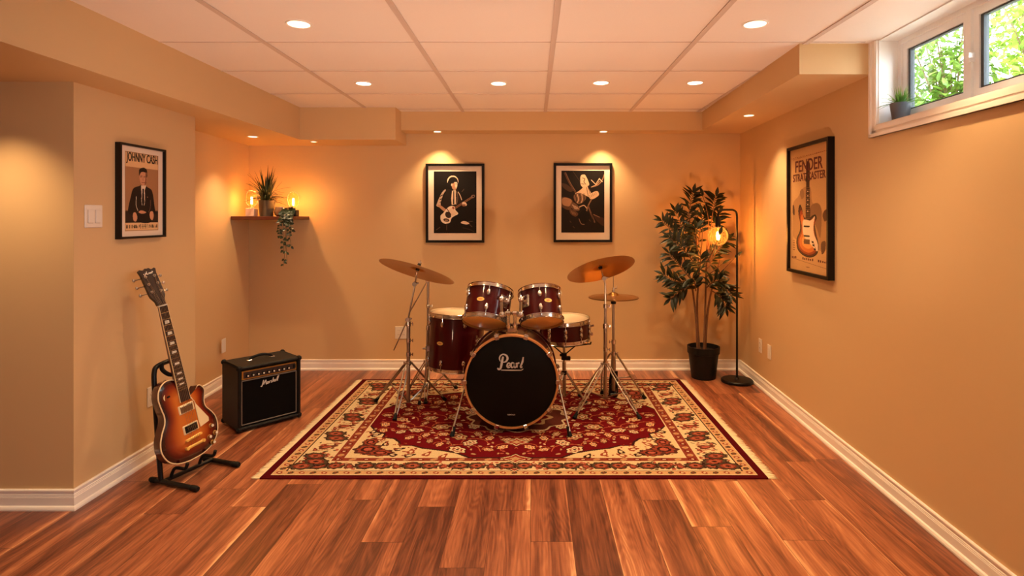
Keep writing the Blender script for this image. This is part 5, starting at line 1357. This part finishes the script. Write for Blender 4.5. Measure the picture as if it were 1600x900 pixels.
MB().lathe([(.036, .073), (.0395, .0735), (.0395, .0815), (.036, .0815)], n=28, closed=True).build('cup_rim', 'brushed', t)
t = thing('trailing_plant', 'ivy-like plant trailing down over the shelf edge by the lamp', 'plant', (-2.082, 4.935, SZ))
MB().lathe([(.026, 0), (.034, .040), (.036, .042), (.036, .046), (.031, .046), (.030, .038), (0, .036)], n=20).build('pot', 'black', t)
st = MB(); lf = MB(); g = random.Random(21)
for k, (x0, x1, zb, ye) in enumerate(((-.035, -.050, -.17, -.092), (.0, .010, -.385, -.088), (.030, .045, -.25, -.090), (-.015, -.020, -.30, -.086), (.045, .055, -.12, -.094), (.015, -.02, -.42, -.092))):
    P = smooth([(x0*.4, 0, .045), (x0*.9, -.055, .050), (x0, ye, .01), ((x0+x1)/2+g.uniform(-.012, .012), ye, zb*.5), (x1, ye+.004, zb)], 8)
    st.tube(P, .0015, 5)
    for i in range(4, len(P)):
        for r_ in range(2 if P[i].z > -.06 else 1):
            if g.random() < (.25 if P[i].z > -.1 else .38): continue
            s_ = -1 if (i+r_) % 2 else 1
            leaf(lf, P[i], (s_*g.uniform(.5, 1), g.uniform(-.5, .1), g.uniform(-.9, .1)), (0, -1, .4), g.uniform(.022, .034), g.uniform(.018, .028), seg=4)
for i in range(60):
    a = g.uniform(0, 2*pi); p = (cos(a)*.035*g.random(), -.01+sin(a)*.035*g.random(), .05+g.uniform(0, .02))
    leaf(lf, p, (cos(a), sin(a)-.4, g.uniform(-.2, .9)), (0, 0, 1), g.uniform(.022, .036), g.uniform(.016, .024), seg=4)
st.build('stem', 'ivy', t); lf.build('foliage', 'ivy', t, 0)

# ------------------------------------------------------------------ rubber plant in the corner
FX, FY = 1.478, 5.0
t = thing('potted_tree', 'tall leafy dark green potted tree with several slim trunks', 'plant', (FX, FY, 0))
MB().lathe([(.098, 0), (.102, .004), (.128, .215), (.136, .218), (.138, .275), (.128, .275), (.122, .222), (.118, .215), (0, .215)], n=40).build('pot', 'potblack', t)
MB().lathe([(0, .238), (.121, .236), (.118, .205), (0, .205)], n=32).build('soil', 'soil', t, 0)
bk = MB(); lf = MB(); g = random.Random(33)
trunks = [[(-.035, .0, .22), (-.05, .02, .60), (-.03, .03, .95), (-.06, .03, 1.25)], [(.0, -.02, .22), (.01, -.02, .60), (.02, -.03, 1.0), (.06, -.02, 1.30)], [(-.055, -.02, .22), (-.075, -.03, .55), (-.115, -.02, .85), (-.17, .0, 1.05)], [(.02, .02, .22), (.04, .0, .60), (.10, .01, .85), (.15, .02, 1.02)]]
for T_ in trunks:
    P = smooth(T_, 6); bk.tube(P, [.011-.006*i/len(P) for i in range(len(P))], 8)
# branch tips, relative to the pot: (x, y, z) start and end
br = [((-.05, .02, 1.15), (-.13, -.02, 1.40), (-.10, -.04, 1.60)), ((.02, -.02, 1.1), (.03, -.05, 1.35), (-.02, -.06, 1.57)), ((.05, -.02, 1.2), (.07, -.03, 1.42), (.10, -.03, 1.57)),
      ((-.04, .02, 1.0), (-.22, -.02, 1.22), (-.37, -.05, 1.36)), ((-.04, .02, .95), (-.18, -.08, 1.10), (-.32, -.12, 1.22)), ((.04, -.02, 1.0), (.10, -.02, 1.15), (.17, .02, 1.24)),
      ((.03, -.02, .95), (.14, .05, 1.10), (.24, .08, 1.20)), ((-.11, -.02, .85), (-.22, -.04, .98), (-.31, -.06, 1.08)), ((-.12, -.02, .85), (-.24, -.05, .84), (-.36, -.06, .90)), ((-.12, -.02, .80), (-.22, -.06, .76), (-.30, -.08, .70)),
      ((.10, .01, .85), (.17, -.06, .96), (.24, -.08, 1.04)), ((.10, .01, .80), (.17, -.03, .78), (.22, -.05, .72)), ((.08, .0, .75), (.14, -.05, .70), (.17, -.06, .62)), ((-.05, .02, 1.05), (-.10, -.14, 1.20), (-.12, -.19, 1.30)),
      ((.02, -.03, 1.0), (.05, -.15, 1.14), (.07, -.20, 1.24)), ((-.03, .03, .90), (-.06, -.12, 1.0), (-.08, -.18, 1.06)), ((.02, -.03, .88), (.06, -.13, .95), (.10, -.19, 1.0)), ((-.05, .02, 1.1), (.0, .08, 1.3), (.04, .10, 1.44)),
      ((-.06, .02, .75), (-.10, -.08, .84), (-.14, -.16, .88)), ((.02, -.02, .78), (.05, -.10, .84), (.09, -.16, .86)), ((-.04, .02, 1.1), (-.16, .03, 1.28), (-.24, .02, 1.44)), ((.04, -.02, 1.12), (.09, .02, 1.28), (.15, .04, 1.42)), ((-.03, 0, 1.05), (-.03, -.08, 1.25), (-.05, -.12, 1.42))]
for b_ in br:
    P = smooth(b_, 9); bk.tube(P, [.0055-.004*i/len(P) for i in range(len(P))], 6)
    k = len(P)
    for i in range(3, k):
        tdir = (P[min(i+1, k-1)]-P[i-1]).normalized()
        for s_ in (-1, 1):
            u = tdir.cross(Vector((0, 1, 0)));
            if u.length < .1: u = Vector((1, 0, 0))
            u.normalize(); dd = tdir*.55+u*s_*g.uniform(.5, .95)+Vector((g.uniform(-.15, .15), g.uniform(-.6, .35), g.uniform(-.25, .25)))
            LL = g.uniform(.085, .13); tip = P[i]+dd.normalized()*LL
            if g.random() < .12: continue
            if max(tip.x, P[i].x) > .0 and P[i].z > .9 and min(tip.y, P[i].y) < -.02:      # keep clear of the lamp in front
                dd.y = abs(dd.y)*.3; tip = P[i]+dd.normalized()*LL
                if min(tip.y, P[i].y) < -.04: continue
            if tip.y > .20: continue
            if (P[i].lerp(tip, .5)-Vector((.084, -.135, 1.235))).length < .20: continue
            leaf(lf, P[i], dd, (g.uniform(-.2, .2), -.7, .7), LL, g.uniform(.024, .033), seg=4)
    leaf(lf, P[-1], tdir, (0, -.7, .7), .09, .032, seg=4)
bk.build('trunk', 'bark', t); lf.build('foliage', 'ficus', t, 0)

# ------------------------------------------------------------------ floor lamp
LX, LY = 1.722, 4.865
t = thing('floor_lamp', 'slim black arched floor lamp with a glowing round amber bulb', 'lamp', (LX, LY, 0))
MB().lathe([(.126, 0), (.130, .004), (.130, .020), (.124, .026), (.020, .028), (.014, .040), (0, .040)], n=48).build('base', 'black', t)
top = 1.455; P = [(0, 0, .03), (0, 0, 1.0)]+smooth([(0, 0, top-.06), (-.006, 0, top-.022), (-.030, 0, top-.003), (-.060, 0, top)], 5)+smooth([(-.11, 0, top), (-.140, 0, top-.006), (-.157, 0, top-.025), (-.160, 0, top-.055)], 5)
MB().tube(P, .0085, 12).build('pole', 'black', t)
MB().lathe([(0, 0), (.010, 0), (.021, -.008), (.021, -.075), (.024, -.078), (.024, -.098), (0, -.098)], (-.160, 0, top-.052), n=20).build('bulb_socket', 'black', t)
zc = top-.052-.098-.070; r = .082
pr = [(r*sin(a), r*cos(a)) for a in np.linspace(.22, pi, 22)]; MB().lathe([(.016, r+.012)]+pr[:-1]+[(0, -r)], (-.160, 0, zc), n=32).build('glass_bulb', 'amberglobe', t)
f = MB(); f.cyl((-.160, 0, zc+.085), (-.160, 0, zc+.035), .006, .003, n=8)
f.build('bulb_stem', 'stone', t); f = MB()
for k in range(6):
    a = 2*pi*k/6; f.tube([(-.160+.008*cos(a), .008*sin(a), zc+.035), (-.160+.015*cos(a), .015*sin(a), zc+.0), (-.160+.008*cos(a), .008*sin(a), zc-.035)], .0017, 6)
f.build('filament', 'filament', t)
l = bpy.data.lights.new('bulb_light', 'POINT'); l.energy = 3.6; l.color = BULB_COL; l.shadow_soft_size = .018
o = bpy.data.objects.new('bulb_light', l); COL.objects.link(o); o.parent = t; o.location = (-.160, 0, zc)

# ------------------------------------------------------------------ small plant on the window sill
t = thing('potted_plant', 'small spiky green plant in a slate grey pot on window sill', 'plant', (XR(2.885)+.052, 2.885, WZ+.002))
MB().lathe([(.034, 0), (.036, .002), (.048, .088), (.044, .088), (.042, .078), (0, .076)], n=32).build('pot', 'potgrey', t)
b = MB(); g = random.Random(41)
for i in range(85):
    a = g.uniform(0, 2*pi); el_ = g.uniform(.3, 1.5); L = g.uniform(.06, .115); d = Vector((cos(a)*cos(el_), sin(a)*cos(el_), sin(el_))); p0 = Vector((cos(a)*.022*g.random(), sin(a)*.022*g.random(), .076))
    s_ = d.cross(Vector((0, 0, 1))).normalized(); w = g.uniform(.007, .011); vs = []; n = 6
    for q in range(n):
        f = q/(n-1); c = p0+d*L*f+Vector((0, 0, -L*.5*f*f*cos(el_))); ww = w*(1-f**1.5); vs += [c-s_*ww/2, c+Vector((0, 0, -.001)), c+s_*ww/2]
    b.add(vs, [x for q in range(n-1) for x in ((q*3, q*3+1, q*3+4, q*3+3), (q*3+1, q*3+2, q*3+5, q*3+4))])
b.build('foliage', 'grass', t, 0)
